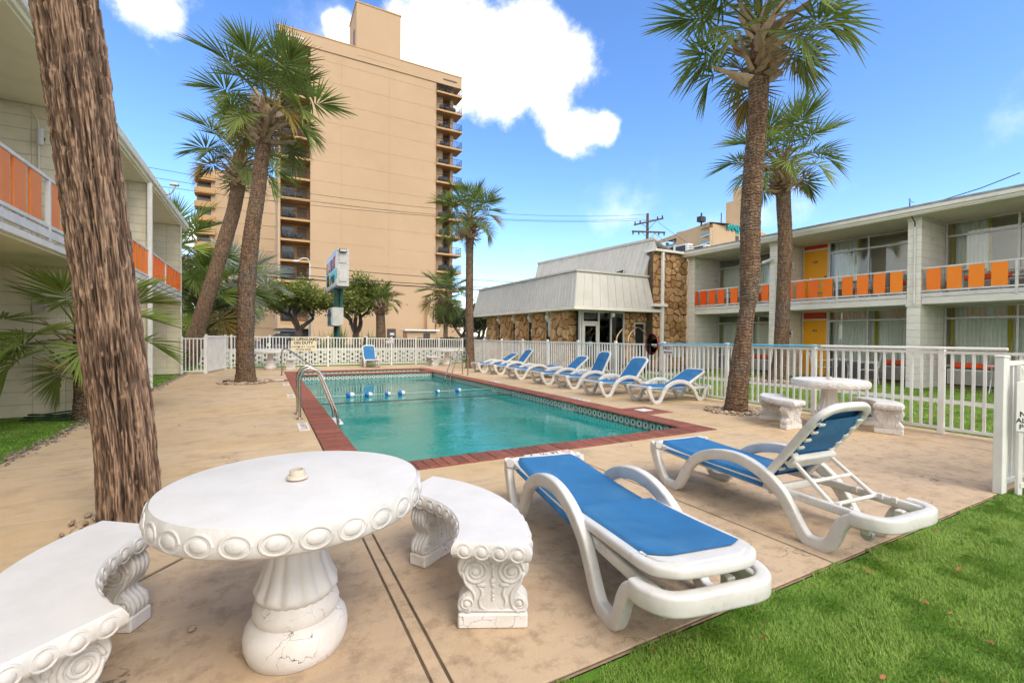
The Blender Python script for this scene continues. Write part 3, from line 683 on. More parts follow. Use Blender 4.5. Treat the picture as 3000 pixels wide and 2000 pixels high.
def wall_light(parent, p, n, m='alu'):
    c = Vector(p); n = Vector(n); t = Vector((0,0,1)).cross(n)
    q = MB(); q.tube([c, c+n*.06], .035, 8); o = q.build('wall_light', K['dark_metal'], parent)
    e_ = c+n*.10; MB().tube([e_-Vector((0,0,.13)), e_+Vector((0,0,.13))], .045, 12).build('lamp_cover', K['louver'], o); return o
for z in (1.55, 4.0):
    wall_light(RW, (16.75, 9.838, z), (0,-1,0))
# downpipe and roof cables on the near fin, camera on the middle fin
MB().tube([(FX-.04,5.93,4.5),(FX-.04,5.93,2.36)], .026, 8).build('downpipe', K['white_paint'], RW, smooth=True)
MB().tube([(FX-.33,5.95,5.12),(FX-.33,5.95,4.86),(FX-.06,5.93,4.62),(FX-.04,5.93,4.45)], .014, 6).build('cable', K['black'], RW)
q = MB(); q.tube([(FX-.33,5.95,5.1),(FX-.33,5.95,5.26)], .008, 5); q.tube([(FX-.40,5.95,5.2),(FX-.24,5.95,5.2)], .008, 5); q.tube([(FX-.38,5.95,5.14),(FX-.2,5.9,5.15)], .008, 5); q.build('cable_bracket', K['black'], RW)
MB().tube([(15.75,5.3,5.05),(15.9,4.6,5.2),(16.2,4.0,5.45)], .012, 5).build('cable', K['black'], RW)
c = MB(); c.tube([(FX-.02,10.0,4.18),(FX-.12,10.0,4.20)], .025, 8); c.tube([(FX-.12,9.98,4.17),(FX-.18,10.28,4.08)], [.05,.06], 10); c.build('security_camera', K['white_paint'], RW, smooth=True, ang=40)
MB().tube(smooth_path([(FX-.02,9.9,4.1),(FX-.02,9.9,2.9),(FX-.02,9.92,2.2),(FX-.02,10.12,1.55)],4), .016, 6).build('conduit', K['white_paint'], RW)
# ---------------- rooftop condensers
def condenser(label, loc, s):
    t = thing('condenser_unit', label, 'air conditioner', loc, group='condenser units on the motel roof')
    MB().cbox(-.18*s,.18*s,-.45*s,.45*s,0,.62*s,.015).build('casing', K['white_paint'], t)
    MB().box(-.187*s,-.1805*s,-.30*s,.30*s,.06*s,.56*s).build('grille', K['dark_glass_p'], t)
    g_ = MB()
    for i in range(3):
        for j in range(5): g_.box(-.13*s+i*.1*s,-.07*s+i*.1*s,-.456*s,-.4505*s,.08*s+j*.1*s,.14*s+j*.1*s)
    g_.build('vent_slots', K['black'], t)
K['dark_glass_p'] = mat('grille_dark', (.04,.055,.07), rough=.5)
condenser('larger white condenser on the roof above the stone wall', (18.1,15.9,5.30), 1.0); condenser('lower white condenser on the roof edge above the stone wall corner', (18.1,14.85,5.18), .85)
# ---------------- left wing
LW = thing('motel_wing', 'two storey cream motel wing with orange balcony panels on the left', 'building')
LX = -2.55
def lfin(y, t, nx, cnt): block_wall(LW, LX-nx*BL, nx, y, t, 0, cnt, 'block_cream')
lfin(10.30,.2,6,25); lfin(14.28,.2,4,25); lfin(19.20,.2,4,25)
MB().box(-8,-5.0,-4,19.39,0,5.07).build('front_wall', K['block_cream'], LW)
MB().cbox(-5.2, LX+.02, -4, 19.19, 2.50, 2.585, .006).build('balcony_slab', K['trim'], LW)
MB().box(-5.18, LX-.03, -4, 19.18, 2.47, 2.498).build('balcony_soffit', K['soffit_cream'], LW)
MB().box(-9, LX-.02, -4, 20.35, 5.082, 5.12).build('soffit', K['soffit_cream'], LW)
MB().box(-9, LX+.02, -4, 20.40, 5.123, 5.30).build('fascia', K['soffit_cream'], LW)
MB().cbox(LX-.03, LX+.07, -4, 20.46, 5.20, 5.37, .01).build('gutter_edge', K['trim'], LW)
MB().box(-9.1, LX+.03, -4, 20.44, 5.372, 5.42).build('roof', K['roofing'], LW)
pan = []; y = 6.90
for a in (6.03, 6.48, 6.93,7.34,7.77,8.37,8.82,9.26,9.72): pan.append((a+.31,a))
railing(LW, LX, 10.28, 2.0, 2.60, (8.31,5.9), pan, K['orange_pale'])
railing(LW, LX, 14.26, 10.52, 2.60, (12.3,), [(a+.32,a) for a in (10.6,11.05,11.5,11.9,12.45,12.9,13.35,13.8)], O[3])
railing(LW, LX, 19.18, 14.5, 2.60, (16.35,), [(a+.32,a) for a in (14.6,15.05,15.5,15.92,16.5,16.95,17.4,17.85,18.3,18.75)], O[2])
MB().cbox(LX-.01, LX+.08, 14.16, 14.275, .02, 5.08, .006).build('corner_post', K['white_paint'], LW)
MB().cbox(LX-.02, LX+.02, 19.14, 19.195, .02, 5.08, .004).build('corner_post', K['trim'], LW)
wall_light(LW, (-3.22,10.295,4.55), (0,-1,0))
MB().tube(smooth_path([(-5.0,10.27,5.02),(-3.9,10.27,5.02),(-3.42,10.27,4.99),(-3.28,10.27,4.86),(-3.26,10.27,4.6)],5)+[Vector((-3.26,10.27,2.6))], .014, 8).build('conduit', K['soffit'], LW, smooth=True)
MB().tube(smooth_path([(-3.15,10.27,2.46),(-3.15,10.27,2.2),(-3.24,10.27,2.0),(-3.26,10.27,1.82)],4), .014, 8).build('conduit', K['soffit'], LW, smooth=True)
MB().cbox(-3.34,-3.18,10.24,10.299,1.72,1.84,.006).build('junction_box', K['louver'], LW)
q = MB(); q.tube(smooth_path([(LX+.06,15.9,5.25),(LX+.22,15.8,5.28),(LX+.32,15.7,5.42),(LX+.34,15.7,5.5)],4), .02, 7); q.cbox(LX+.2,LX+.42,15.62,15.78,5.49,5.55,.01); q.build('floodlight', K['alu'], LW)
K['wash'] = K['trim']
# ------------------------------------------------------------------ stonework helper
def voronoi_stones(w, h, size, seed):
    rs = np.random.RandomState(seed); nx, ny = max(1, round(w/size)), max(2, round(h/size/.95)); pts = []
    for i in range(-1, nx+1):
        for j in range(-1, ny+1): pts.append(((i+.5+rs.uniform(-.40,.40)+(.25 if j % 2 else -.25))*w/nx, (j+.5+rs.uniform(-.36,.36))*h/ny))
    out = []
    for i, p in enumerate(pts):
        poly = [(0,0),(w,0),(w,h),(0,h)]
        near = sorted(range(len(pts)), key=lambda k: (pts[k][0]-p[0])**2+(pts[k][1]-p[1])**2)[1:14]
        for k in near:
            q = pts[k]; mx, my = (p[0]+q[0])/2, (p[1]+q[1])/2; nx_, ny_ = q[0]-p[0], q[1]-p[1]; L = math.hypot(nx_,ny_); nx_, ny_ = nx_/L, ny_/L
            g_ = .013; new = []
            for a in range(len(poly)):
                A, Bp = poly[a], poly[(a+1)%len(poly)]; da = (A[0]-mx)*nx_+(A[1]-my)*ny_+g_; db = (Bp[0]-mx)*nx_+(Bp[1]-my)*ny_+g_
                if da <= 0: new.append(A)
                if (da < 0) != (db < 0) and da != db: t = da/(da-db); new.append((A[0]+(Bp[0]-A[0])*t, A[1]+(Bp[1]-A[1])*t))
            poly = new
            if len(poly) < 3: break
        if len(poly) >= 3:
            ar = abs(sum(poly[a][0]*poly[(a+1)%len(poly)][1]-poly[(a+1)%len(poly)][0]*poly[a][1] for a in range(len(poly))))/2
            if ar > .0025: out.append(poly)
    return out
K['stone'] = [mat('stone_%d' % i, c, c2, 5, .4,.62, rough=.8, bump=.8, bscale=14, bdist=.03, c3=(.10,.055,.028), s3=4, lo3=.58, hi3=.75) for i, (c, c2) in enumerate([((.50,.29,.13),(.38,.20,.08)),((.60,.39,.21),(.48,.28,.13)),((.42,.24,.10),(.29,.15,.06)),((.56,.33,.14),(.44,.28,.16))])]
K['stone_joint'] = mat('stone_joint', (.12,.085,.055), (.08,.055,.035), 8, rough=.9)
def stone_face(parent, org, u, n, w, h, size, seed):
    """stones set in a wall face: org lower corner, u horizontal, n outward"""
    org, u, n = Vector(org), Vector(u).normalized(), Vector(n).normalized(); v = Vector((0,0,1)); rs = random.Random(seed)
    for poly in voronoi_stones(w, h, size, seed):
        # round the polygon corners: cut each corner
        q = []
        for a in range(len(poly)):
            A, P, Bp = poly[a-1], poly[a], poly[(a+1)%len(poly)]
            q += [(P[0]+(A[0]-P[0])*.12, P[1]+(A[1]-P[1])*.12), (P[0]+(Bp[0]-P[0])*.12, P[1]+(Bp[1]-P[1])*.12)]
        cx, cy = sum(p[0] for p in q)/len(q), sum(p[1] for p in q)/len(q); d = rs.uniform(.03,.085); k = len(q)
        tx, ty = rs.uniform(-.16,.16), rs.uniform(-.16,.16); vs = []
        for (s_, dep) in ((1,0),(1,d*.45),(.90,d*.9),(.55,d)):
            for p in q:
                x, y = cx+(p[0]-cx)*s_, cy+(p[1]-cy)*s_; dd = dep+(0 if dep == 0 else ((x-cx)*tx+(y-cy)*ty)*1.2+rs.uniform(-.006,.006)); vs.append(org+u*x+v*y+n*dd)
        fs = [(r*k+i, r*k+(i+1)%k, (r+1)*k+(i+1)%k, (r+1)*k+i) for r in range(3) for i in range(k)]+[tuple(3*k+i for i in range(k))]
        MB().add(vs, fs).build('stone', K['stone'][rs.randrange(4)], parent, smooth=True, ang=38)
# ------------------------------------------------------------------ lobby
LB = thing('lobby_building', 'motel office with fieldstone walls and grey metal mansard roof', 'building')
K['metal_roof'] = mat('metal_roof', (.54,.52,.465), (.49,.47,.42), 2, rough=.42, spec=.5, rand=.03, c3=(.40,.38,.34), s3=3, lo3=.6, hi3=.85)
cx, cy, ce = 9.95, 13.68, 2.52; ctop = 3.85; ln = .38
def mansard(parent, a, b_, a2, b2, n, name='roof_panel'):
    """sloping face: bottom a->b, top a2->b2, split into n ribbed panels"""
    a, b_, a2, b2 = map(Vector, (a, b_, a2, b2)); nr = (b_-a).cross(a2-a).normalized()
    for i in range(n):
        t0, t1 = i/n, (i+1)/n; p, q = a.lerp(b_, t0), a.lerp(b_, t1); p2, q2 = a2.lerp(b2, t0), a2.lerp(b2, t1); e_ = (q-p).normalized()*.022
        m = MB(); m.add([p,q,q2,p2,p+nr*.012,q+nr*.012,q2+nr*.012,p2+nr*.012], [(3,2,1,0),(4,5,6,7),(0,1,5,4),(2,3,7,6),(1,2,6,5),(3,0,4,7)])
        r_ = [p,p+e_,p2+e_,p2]; m.add([x+nr*.0125 for x in r_]+[x+nr*.032 for x in r_], [(4,5,6,7),(0,1,5,4),(1,2,6,5),(2,3,7,6),(3,0,4,7)])
        m.build(name, K['metal_roof'], parent)
mansard(LB, (cx,22.95,ce),(cx,cy,ce),(cx+ln,22.95,ctop),(cx+ln,cy+ln,ctop), 44)
mansard(LB, (cx,cy,ce),(13.95,cy,ce),(cx+ln,cy+ln,ctop),(13.95,cy+ln,ctop), 10)
mansard(LB, (13.9,22.95,ce),(cx,22.95,ce),(13.9,22.9,ctop),(cx+ln,22.9,ctop), 10)
MB().add([(cx+ln-.07,22.95,ctop),(cx+ln-.07,cy+ln-.07,ctop),(14.0,cy+ln-.07,ctop),(14.0,22.95,ctop),(cx+ln-.07,22.95,ctop+.07),(cx+ln-.07,cy+ln-.07,ctop+.07),(14.0,cy+ln-.07,ctop+.07),(14.0,22.95,ctop+.07)], [(0,1,5,4),(1,2,6,5),(4,5,6,7),(3,2,1,0),(2,3,7,6),(3,0,4,7)]).build('roof_cap', K['metal_roof'], LB)
fs = MB(); fs.box(cx-.03,14.3,cy-.03,22.97,ce-.13,ce-.003); fs.build('eave_board', K['trim'], LB)
# pillars along the courtyard side, windows between, plain core behind
WX = 10.42
pil = [(22.13,20.97),(20.53,19.37),(18.98,17.90),(17.43,16.43),(15.92,14.70)]
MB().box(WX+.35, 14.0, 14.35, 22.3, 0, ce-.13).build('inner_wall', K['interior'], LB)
for k, (ya, yb) in enumerate(pil):
    MB().box(WX, WX+.36, yb, ya, 0, ce-.131).build('pillar', K['stone_joint'], LB)
    stone_face(LB, (WX,ya,.02), (0,-1,0), (-1,0,0), ya-yb, ce-.17, .36, 20+k)
    stone_face(LB, (WX,yb,.02), (1,0,0), (0,-1,0), .36, ce-.17, .32, 40+k)
for k in range(4):
    a, b_ = pil[k][1], pil[k+1][0]
    w_ = MB(); w_.box(WX+.04,WX+.11,b_,b_+.05,0,2.05); w_.box(WX+.04,WX+.11,a-.05,a,0,2.05); w_.box(WX+.04,WX+.11,b_+.05,a-.05,2.0,2.05); wo = w_.build('window', K['alu'], LB)
    MB().box(WX+.07,WX+.08,b_+.045,a-.045,.02,2.01).build('pane', K['dark_glass'], wo)
    MB().box(WX+.03,WX+.3,b_,a,2.06,ce-.135).build('lintel', K['trim'], LB)
    yc = (a+b_)/2; gl = MB(); gl.tube([(WX-.02,yc,2.36),(WX-.02,yc,2.30)], .07, 10); go = gl.build('globe_light', K['white_paint'], LB); MB().ell((WX-.02,yc,2.20),(.11,.11,.11),12,8).build('globe', K['white_paint'], go, smooth=True, ang=None)
# glazed entrance facing the pool
GY = 14.22
fr = MB()
for x in (10.62,10.72+.0,11.50,12.12,12.78): fr.box(x-.035, x+.035, GY-.05, GY+.05, 0, 2.38)
for (a, b_) in ((10.755,11.465),(11.535,12.085),(12.155,12.745)): fr.box(a, b_, GY-.045, GY+.045, 2.32, 2.379); fr.box(a, b_, GY-.045, GY+.045, 0, .06)
fr.box(10.755,11.465,GY-.045,GY+.045,1.90,1.98); eo = fr.build('entrance_frame', K['alu'], LB)
for (a, b_, c_, d) in ((10.04,10.585,.02,2.36),(10.755,11.465,1.98,2.32),(11.535,12.085,.06,2.32),(12.155,12.745,.06,2.32)): MB().box(max(a,WX+.37) if a < 10.3 else a, b_, GY-.006, GY+.006, c_, d).build('pane', K['dark_glass'], LB)
dr = MB(); 
for (a, b_, c_, d) in ((10.76,10.84,.02,1.895),(11.38,11.46,.02,1.895),(10.84,11.38,1.80,1.895),(10.84,11.38,.02,.2)): dr.box(a, b_, GY-.03, GY+.03, c_, d)
do = dr.build('door', K['alu'], LB); MB().box(10.84,11.38,GY-.006,GY+.006,.2,1.8).build('pane', K['dark_glass'], do)
MB().tube([(11.36,GY-.05,.8),(11.36,GY-.09,.8),(11.36,GY-.09,1.2),(11.36,GY-.05,1.2)], .012, 6).build('handle', K['steel'], do)
MB().box(11.05,11.19,GY-.011,GY-.0075,1.28,1.34).build('sticker', K['black'], do); MB().box(11.03,11.20,GY-.011,GY-.0075,1.02,1.2).build('notice', mat('notice_green', (.25,.36,.28), rough=.6), do)
gq = MB().ell((12.05,14.0,2.24),(.10,.10,.10),12,8).build('globe_light', K['white_paint'], LB, smooth=True, ang=None)
# stone wall right of the entrance with a dark doorway
MB().box(12.82,13.34,GY,GY+.2,0,2.39).build('wall_core', K['stone_joint'], LB); MB().box(13.99,14.3,GY,GY+.2,0,2.39).build('wall_core', K['stone_joint'], LB); MB().box(13.34,13.99,GY,GY+.2,1.98,2.39).build('wall_core', K['stone_joint'], LB)
stone_face(LB, (12.82,GY,.02), (1,0,0), (0,-1,0), .52, 2.36, .26, 61); stone_face(LB, (13.99,GY,.02), (1,0,0), (0,-1,0), .34, 2.36, .26, 62); stone_face(LB, (13.34,GY,1.99), (1,0,0), (0,-1,0), .65, .40, .24, 63)
f2 = MB(); f2.box(13.35,13.42,GY-.02,GY+.1,0,1.98); f2.box(13.92,13.985,GY-.02,GY+.1,0,1.98); f2.box(13.42,13.92,GY-.02,GY+.1,1.92,1.98); f2.build('door_frame', K['alu'], LB)
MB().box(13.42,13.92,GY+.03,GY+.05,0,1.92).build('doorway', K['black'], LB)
# tall stone wall next to the motel wing
MB().box(13.98,15.94,13.80,14.15,0,4.88).build('stone_wall', K['stone_joint'], LB)
stone_face(LB, (13.98,13.80,.02), (1,0,0), (0,-1,0), 1.95, 4.84, .30, 77)
MB().box(13.92,15.60,13.60,14.2,4.89,4.98).build('wall_cap', K['trim'], LB)
pp = MB(); pp.cbox(14.30,14.44,13.60,13.72,0,2.62,.008); pp.cbox(14.33,14.45,13.62,13.72,2.74,4.88,.008); pp.cbox(13.80,14.56,13.52,13.72,2.62,2.74,.008); pp.build('downpipe', K['white_paint'], LB)
vt = MB().box(15.02,15.62,13.70,13.76,.55,.95).build('wall_vent', K['louver'], LB)
sl = MB()
for i in range(9): sl.add([(15.06,13.692,.58+i*.04),(15.58,13.692,.58+i*.04),(15.58,13.678,.60+i*.04),(15.06,13.678,.60+i*.04)], [(0,1,2,3)])
sl.build('vent_slats', K['trim'], vt)
# upper mansard
mansard(LB, (13.15,22.1,3.80),(13.72,14.12,3.80),(13.75,22.35,5.55),(14.2,13.95,5.45), 32)
mansard(LB, (13.72,14.12,3.80),(15.0,14.2,3.80),(14.2,13.95,5.45),(14.75,14.3,4.98), 4)
MB().add([(13.68,22.4,5.5),(14.13,13.9,5.40),(14.35,13.9,5.40),(13.95,22.4,5.5),(13.68,22.4,5.60),(14.13,13.9,5.50),(14.35,13.9,5.50),(13.95,22.4,5.60)], [(0,1,5,4),(4,5,6,7),(1,2,6,5),(3,0,4,7),(2,3,7,6),(3,2,1,0)]).build('roof_cap', K['metal_roof'], LB)
MB().add([(13.9,22.3,5.5),(14.3,13.98,5.4),(16.5,14.3,4.9),(16.5,22.3,4.9)], [(0,1,2,3)]).build('rear_roof', K['metal_roof'], LB)
w_ = MB(); w_.add([(13.56,16.35,4.05),(13.60,15.2,4.03),(13.68,15.2,4.30),(13.59,16.35,4.15)], [(0,1,2,3)]); w_.build('skylight', K['dark_glass_p'], LB)
w_ = MB(); w_.tube([(13.55,16.37,4.03),(13.59,15.18,4.01),(13.67,15.18,4.32),(13.58,16.37,4.17),(13.55,16.37,4.03)], .02, 5); w_.build('skylight_frame', K['trim'], LB)
# ------------------------------------------------------------------ luggage cart
K['brass'] = mat('brass', (.72,.52,.30), metal=1, rough=.25)
lc = thing('luggage_cart', 'brass luggage cart with bent hoops standing by the lobby entrance', 'luggage cart', (12.35,13.25,0), .15)
for s_ in (-.28,.28): MB().tube(smooth_path([(-.55,s_,.3),(-.55,s_,1.25),(-.40,s_,1.52),(-.12,s_,1.72),(.12,s_,1.72),(.40,s_,1.52),(.55,s_,1.25),(.55,s_,.3)],3), .022, 8).build('hoop', K['brass'], lc, smooth=True)
MB().tube([(-.1,-.28,1.72),(0.1,.28,1.72)], .018, 6).build('cross_bar', K['brass'], lc)
MB().cbox(-.62,.62,-.32,.32,.24,.30,.02).build('platform', K['dark_metal'], lc)
for (a, b_) in ((-.5,-.25),(-.5,.25),(.5,-.25),(.5,.25)): MB().tube([(a,b_-.02,.12),(a,b_+.02,.12)], .12, 12).build('wheel', K['black'], lc)
# ------------------------------------------------------------------ apartment tower
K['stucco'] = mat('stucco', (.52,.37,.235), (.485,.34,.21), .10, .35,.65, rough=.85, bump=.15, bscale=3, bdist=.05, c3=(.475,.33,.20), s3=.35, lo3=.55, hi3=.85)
K['stucco_deep'] = mat('stucco_balcony', (.50,.31,.145), rough=.85)  # deeper orange tan for balcony slabs, recess walls and caps
K['tower_dark'] = mat('tower_door', (.07,.06,.055), rough=.5)
K['furn'] = mat('balcony_furniture', (.05,.055,.065), rough=.6)
K['tower_glass'] = mat('tower_glass', (.10,.11,.12), rough=.12, spec=.8)
TW = thing('apartment_tower', 'tall tan apartment tower with stacked balconies at both edges', 'tower')
TY = 70.0; FH = 2.84; ZT = 43.1; NF = 15
def joints(z): return z
wall = MB().box(5.5, 23.8, TY, TY+18, -1, ZT); wall.build('wall', K['stucco'], TW)
jn = MB()
for i in range(1, NF+1): jn.box(5.5, 23.8, TY-.018, TY-.002, i*FH-.03+.35, i*FH+.03+.35)
for x in (9.6, 16.4): jn.box(x-.03, x+.03, TY-.03, TY-.002, 0, ZT-.5)
jn.build('wall_joint', K['stucco'], TW)
MB().box(1.45, 28.05, TY-.12, TY+18.2, ZT-1.7, ZT+.05).build('parapet', K['stucco'], TW)
MB().box(1.40, 28.10, TY-.17, TY+18.3, ZT+.051, ZT+.20).build('parapet_cap', K['stucco_deep'], TW)
MB().box(11.6, 18.05, TY-.14, TY+6, ZT-1.0, ZT+6.6).build('penthouse', K['stucco'], TW)
MB().box(11.5, 18.15, TY-.2, TY+6.1, ZT+6.601, ZT+6.8).build('penthouse_cap', K['stucco_deep'], TW)
MB().box(11.59-.05, 11.6, TY+1.5, TY+2.3, ZT+.3, ZT+3.6).build('vent', K['tower_dark'], TW)
for (x0, x1) in ((2.2, 4.6), (24.9, 27.2)): MB().box(x0, x1, TY-.17, TY-.121, ZT-1.0, ZT-.8).build('slot_vent', K['white_paint'] if x0 < 10 else K['tower_dark'], TW)
# left balcony stack (recessed) and right balcony stack (open corner)
MB().box(1.45, 1.75, TY-.02, TY+18, -1, ZT-1.72).build('wall', K['stucco'], TW)
MB().box(1.75, 5.5, TY+2.2, TY+18, -1, ZT-1.72).build('recess_wall', K['stucco_deep'], TW)
MB().box(23.8, 27.0, TY+2.4, TY+18, -1, ZT-1.72).build('recess_wall', K['stucco_deep'], TW)
MB().box(23.8, 25.2, TY+.9, TY+2.38, 3.2, ZT-1.72).build('wall', K['stucco'], TW); MB().box(26.5, 27.0, TY+.9, TY+2.38, 3.2, ZT-1.72).build('wall', K['stucco'], TW)
def rail_bars(m, a, b_, z, n, h=1.05):
    a, b_ = Vector(a), Vector(b_)
    for zz in (z+.12, z+h): m.tube([a+Vector((0,0,zz)), b_+Vector((0,0,zz))], .03, 4)
    for i in range(n+1): p = a.lerp(b_, i/n); m.tube([p+Vector((0,0,z+.1)), p+Vector((0,0,z+h))], .016 if i % 6 else .03, 4)
rl = MB(); rail_bars(rl, (1.75,TY+.05,0), (5.5,TY+.05,0), 0, 28); rlm = rl.mesh('balcony_railing', K['dark_metal'])
rr = MB(); rail_bars(rr, (23.8,TY-.32,0), (28.0,TY-.32,0), 0, 30); rail_bars(rr, (28.0,TY-.32,0), (28.0,TY+2.2,0), 0, 14); rrm = rr.mesh('balcony_railing', K['dark_metal'])
sl_ = MB().cbox(1.75, 5.5, TY-.06, TY+2.19, -.30, 0, .02).mesh('balcony_slab', K['stucco_deep']); sr_ = MB().cbox(23.8, 28.1, TY-.4, TY+2.38, -.30, 0, .02).mesh('balcony_slab', K['stucco_deep'])
chair = MB(); 
chair.box(-.35,.35,-.35,.3,.35,.45); chair.box(-.35,.35,.2,.3,.45,1.05)
for (a, b_) in ((-.32,-.32),(.28,-.32),(-.32,.26),(.28,.26)): chair.box(a,a+.05,b_,b_+.05,0,.36)
for a in (-.36,.31): chair.box(a,a+.06,-.3,.25,.45,.68)
chm = chair.mesh('balcony_chair', K['furn'])
glm = MB().box(-.75,.75,-.04,0,0,2.15).mesh('glass_door', K['tower_glass']); dkm = MB().box(-.62,.62,-.04,0,.75,2.15).mesh('louvred_window', mat('shutter_tan', (.30,.20,.11), (.12,.09,.06), 40, .45,.55, rough=.7, stretch=(.01,.01,1)))
for i in range(1, NF):
    z = i*FH+.33
    obj('balcony_slab', sl_, TW, (0,0,z)); obj('balcony_railing', rlm, TW, (0,0,z))
    obj('glass_door', glm, TW, (2.75,TY+2.19,z+.02)); obj('louvred_window', dkm, TW, (4.55,TY+2.19,z))
    obj('balcony_slab', sr_, TW, (0,0,z)); obj('balcony_railing', rrm, TW, (0,0,z)); obj('glass_door', glm, TW, (25.85,TY+2.39,z+.02))
    for k in range(random.choice((2,3))): obj('balcony_chair', chm, TW, (2.3+k*.85+random.uniform(-.1,.2),TY+random.uniform(.6,1.1),z+.01), (0,0,random.uniform(-.4,.4)))
    for k in range(random.choice((2,3))): obj('balcony_chair', chm, TW, (24.7+k*.95+random.uniform(-.1,.2),TY+random.uniform(.1,.5),z+.01), (0,0,random.uniform(-.4,.4)))
MB().box(23.8, 28.0, TY-.3, TY+2.38, -1, 2.9).build('podium_wall', K['stucco'], TW)
MB().add([(22.2,TY-.9,0),(23.4,TY-.9,0),(23.4,TY-.9,6.3),(22.2,TY-.9,7.4),(22.2,TY,0),(23.4,TY,0),(23.4,TY,6.3),(22.2,TY,7.4)], [(0,1,2,3),(1,5,6,2),(4,0,3,7),(3,2,6,7),(5,4,7,6)]).build('buttress', K['stucco'], TW)
MB().box(1.75, 5.5, TY-.01, TY+2.18, 2.2, 3.0).build('spandrel', K['stucco'], TW)
MB().box(1.75, 5.5, TY+1.6, TY+1.7, -.5, 2.2).build('garage_opening', K['tower_dark'], TW)
# lower rear wing with rounded balconies
MB().box(-10.2, 3.4, 116, 130, -1, 36.2).build('rear_wing_wall', K['stucco'], TW)
jn = MB()
for i in range(1, 12): jn.box(-10.2, 3.4, 115.93, 115.99, i*FH-.04, i*FH+.04)
jn.build('wall_joint', K['stucco'], TW)
def rounded(x0, x1, y0, y1, z0, z1):
    r = 1.2; pl = [(x1,y1),(x0,y1),(x0,y0+r)]+[(x0+r-r*math.cos(R_(t)), y0+r-r*math.sin(R_(t))) for t in (20,45,70)]+[(x0+r,y0),(x1,y0)]
    return MB().prism(pl, lambda x,y:(x,y,z0), lambda x,y:(x,y,z1))
rb = rounded(-13.2,-9.4,115.2,119,-.9,.3).mesh('balcony_parapet', K['stucco_deep']); wb = MB().box(-12.6,-10.2,117.5,117.6,.35,1.9).mesh('window', K['tower_glass'])
for i in range(1, 13): obj('balcony_parapet', rb, TW, (0,0,i*2.84+.5)); obj('window', wb, TW, (0,0,i*2.84+.5))
MB().box(-12.9,-10.2,117.6,130,-1,36.0).build('rear_wing_wall', K['stucco_deep'], TW)
# small service shed and dark cabinets at the foot of the tower
sh = thing('service_shed', 'low tan shed with flat roof at the foot of the tower', 'shed', (20.2,66.5,0))
MB().box(-2.2,2.2,-1.2,1.2,0,2.0).build('wall', K['stucco'], sh); MB().cbox(-2.6,2.6,-1.6,1.4,2.0,2.25,.03).build('roof', K['white_paint'], sh); MB().box(.2,1.2,-1.23,-1.202,0,1.7).build('door', K['tower_dark'], sh)
for k, (x, h) in enumerate(((15.9,2.3),(13.0,1.1),(17.2,.9))):
    t = thing('utility_cabinet', ('tall dark cabinet', 'short dark cabinet left of the tall one', 'short dark cabinet right of the tall one')[k]+' in front of the tower base', 'cabinet', (x,66,0))
    MB().cbox(-.55,.55,-.4,.4,0,h,.04).build('casing', K['tower_dark'], t); MB().box(-.3,.3,-.43,-.405,h*.6,h*.75).build('label_plate', K['louver'], t)
# ------------------------------------------------------------------ far seaside hotel
K['far_tan'] = mat('far_tan', (.55,.40,.25), (.51,.37,.23), .2, rough=.9); K['teal'] = mat('teal', (.0,.32,.34), rough=.5); K['aqua_glass'] = mat('aqua_rail', (.22,.34,.33), rough=.3)
FHt = thing('far_hotel', 'distant tan hotel slab with teal roof letters and open balconies', 'hotel')
MB().box(153.0, 186.5, 120, 138, -1, 45.6).build('end_wall', K['far_tan'], FHt)
MB().box(162, 186.0, 121, 138, 45.6, 46.6).build('parapet', K['far_tan'], FHt)
MB().box(176.5, 184.5, 122, 132, 45.6, 60).build('lift_tower', K['far_tan'], FHt); MB().box(178.5, 183, 123, 130, 60, 66).build('lift_tower', K['far_tan'], FHt)
lw = MB(); lw.add([(153.4,120.5,-1),(162.6,157,-1),(176,156,-1),(170,130,-1),(153.4,120.5,42.5),(162.6,157,42.5),(176,156,42.5),(170,130,42.5)], [(0,1,5,4),(4,5,6,7),(1,2,6,5),(2,3,7,6),(3,0,4,7)]); lw.build('side_wall', K['tower_dark'], FHt)
a_, b2_ = Vector((153.2,120.0,0)), Vector((162.3,155.8,0)); dn_ = (b2_-a_).normalized(); nn_ = Vector((-dn_.y,dn_.x,0)); nn_ = nn_ if nn_.x < 0 else -nn_
for i in range(7):
    z = 41.2-i*3.0
    q = MB(); A, Bq = a_, b2_; o_ = nn_*1.6
    q.add([A+Vector((0,0,z)),Bq+Vector((0,0,z)),Bq+o_+Vector((0,0,z)),A+o_+Vector((0,0,z)),A+Vector((0,0,z+.35)),Bq+Vector((0,0,z+.35)),Bq+o_+Vector((0,0,z+.35)),A+o_+Vector((0,0,z+.35))], [(0,1,2,3),(7,6,5,4),(2,3,7,6),(0,3,7,4),(1,2,6,5)]); q.build('balcony_slab', K['white_paint'], FHt)
    q = MB(); q.add([A+o_+Vector((0,0,z+.36)),Bq+o_+Vector((0,0,z+.36)),Bq+o_+Vector((0,0,z+1.4)),A+o_+Vector((0,0,z+1.4))], [(0,1,2,3)]); q.build('balcony_glass', K['aqua_glass'], FHt)
for k in range(7):
    p = a_+dn_*(k*6.0); q = MB(); q.add([p,p+dn_*.4,p+nn_*1.5+dn_*.4,p+nn_*1.5,]+[x+Vector((0,0,44)) for x in (p,p+dn_*.4,p+nn_*1.5+dn_*.4,p+nn_*1.5)], [(0,1,5,4),(1,2,6,5),(2,3,7,6),(3,0,4,7)]); q.build('party_wall', K['far_tan'], FHt)
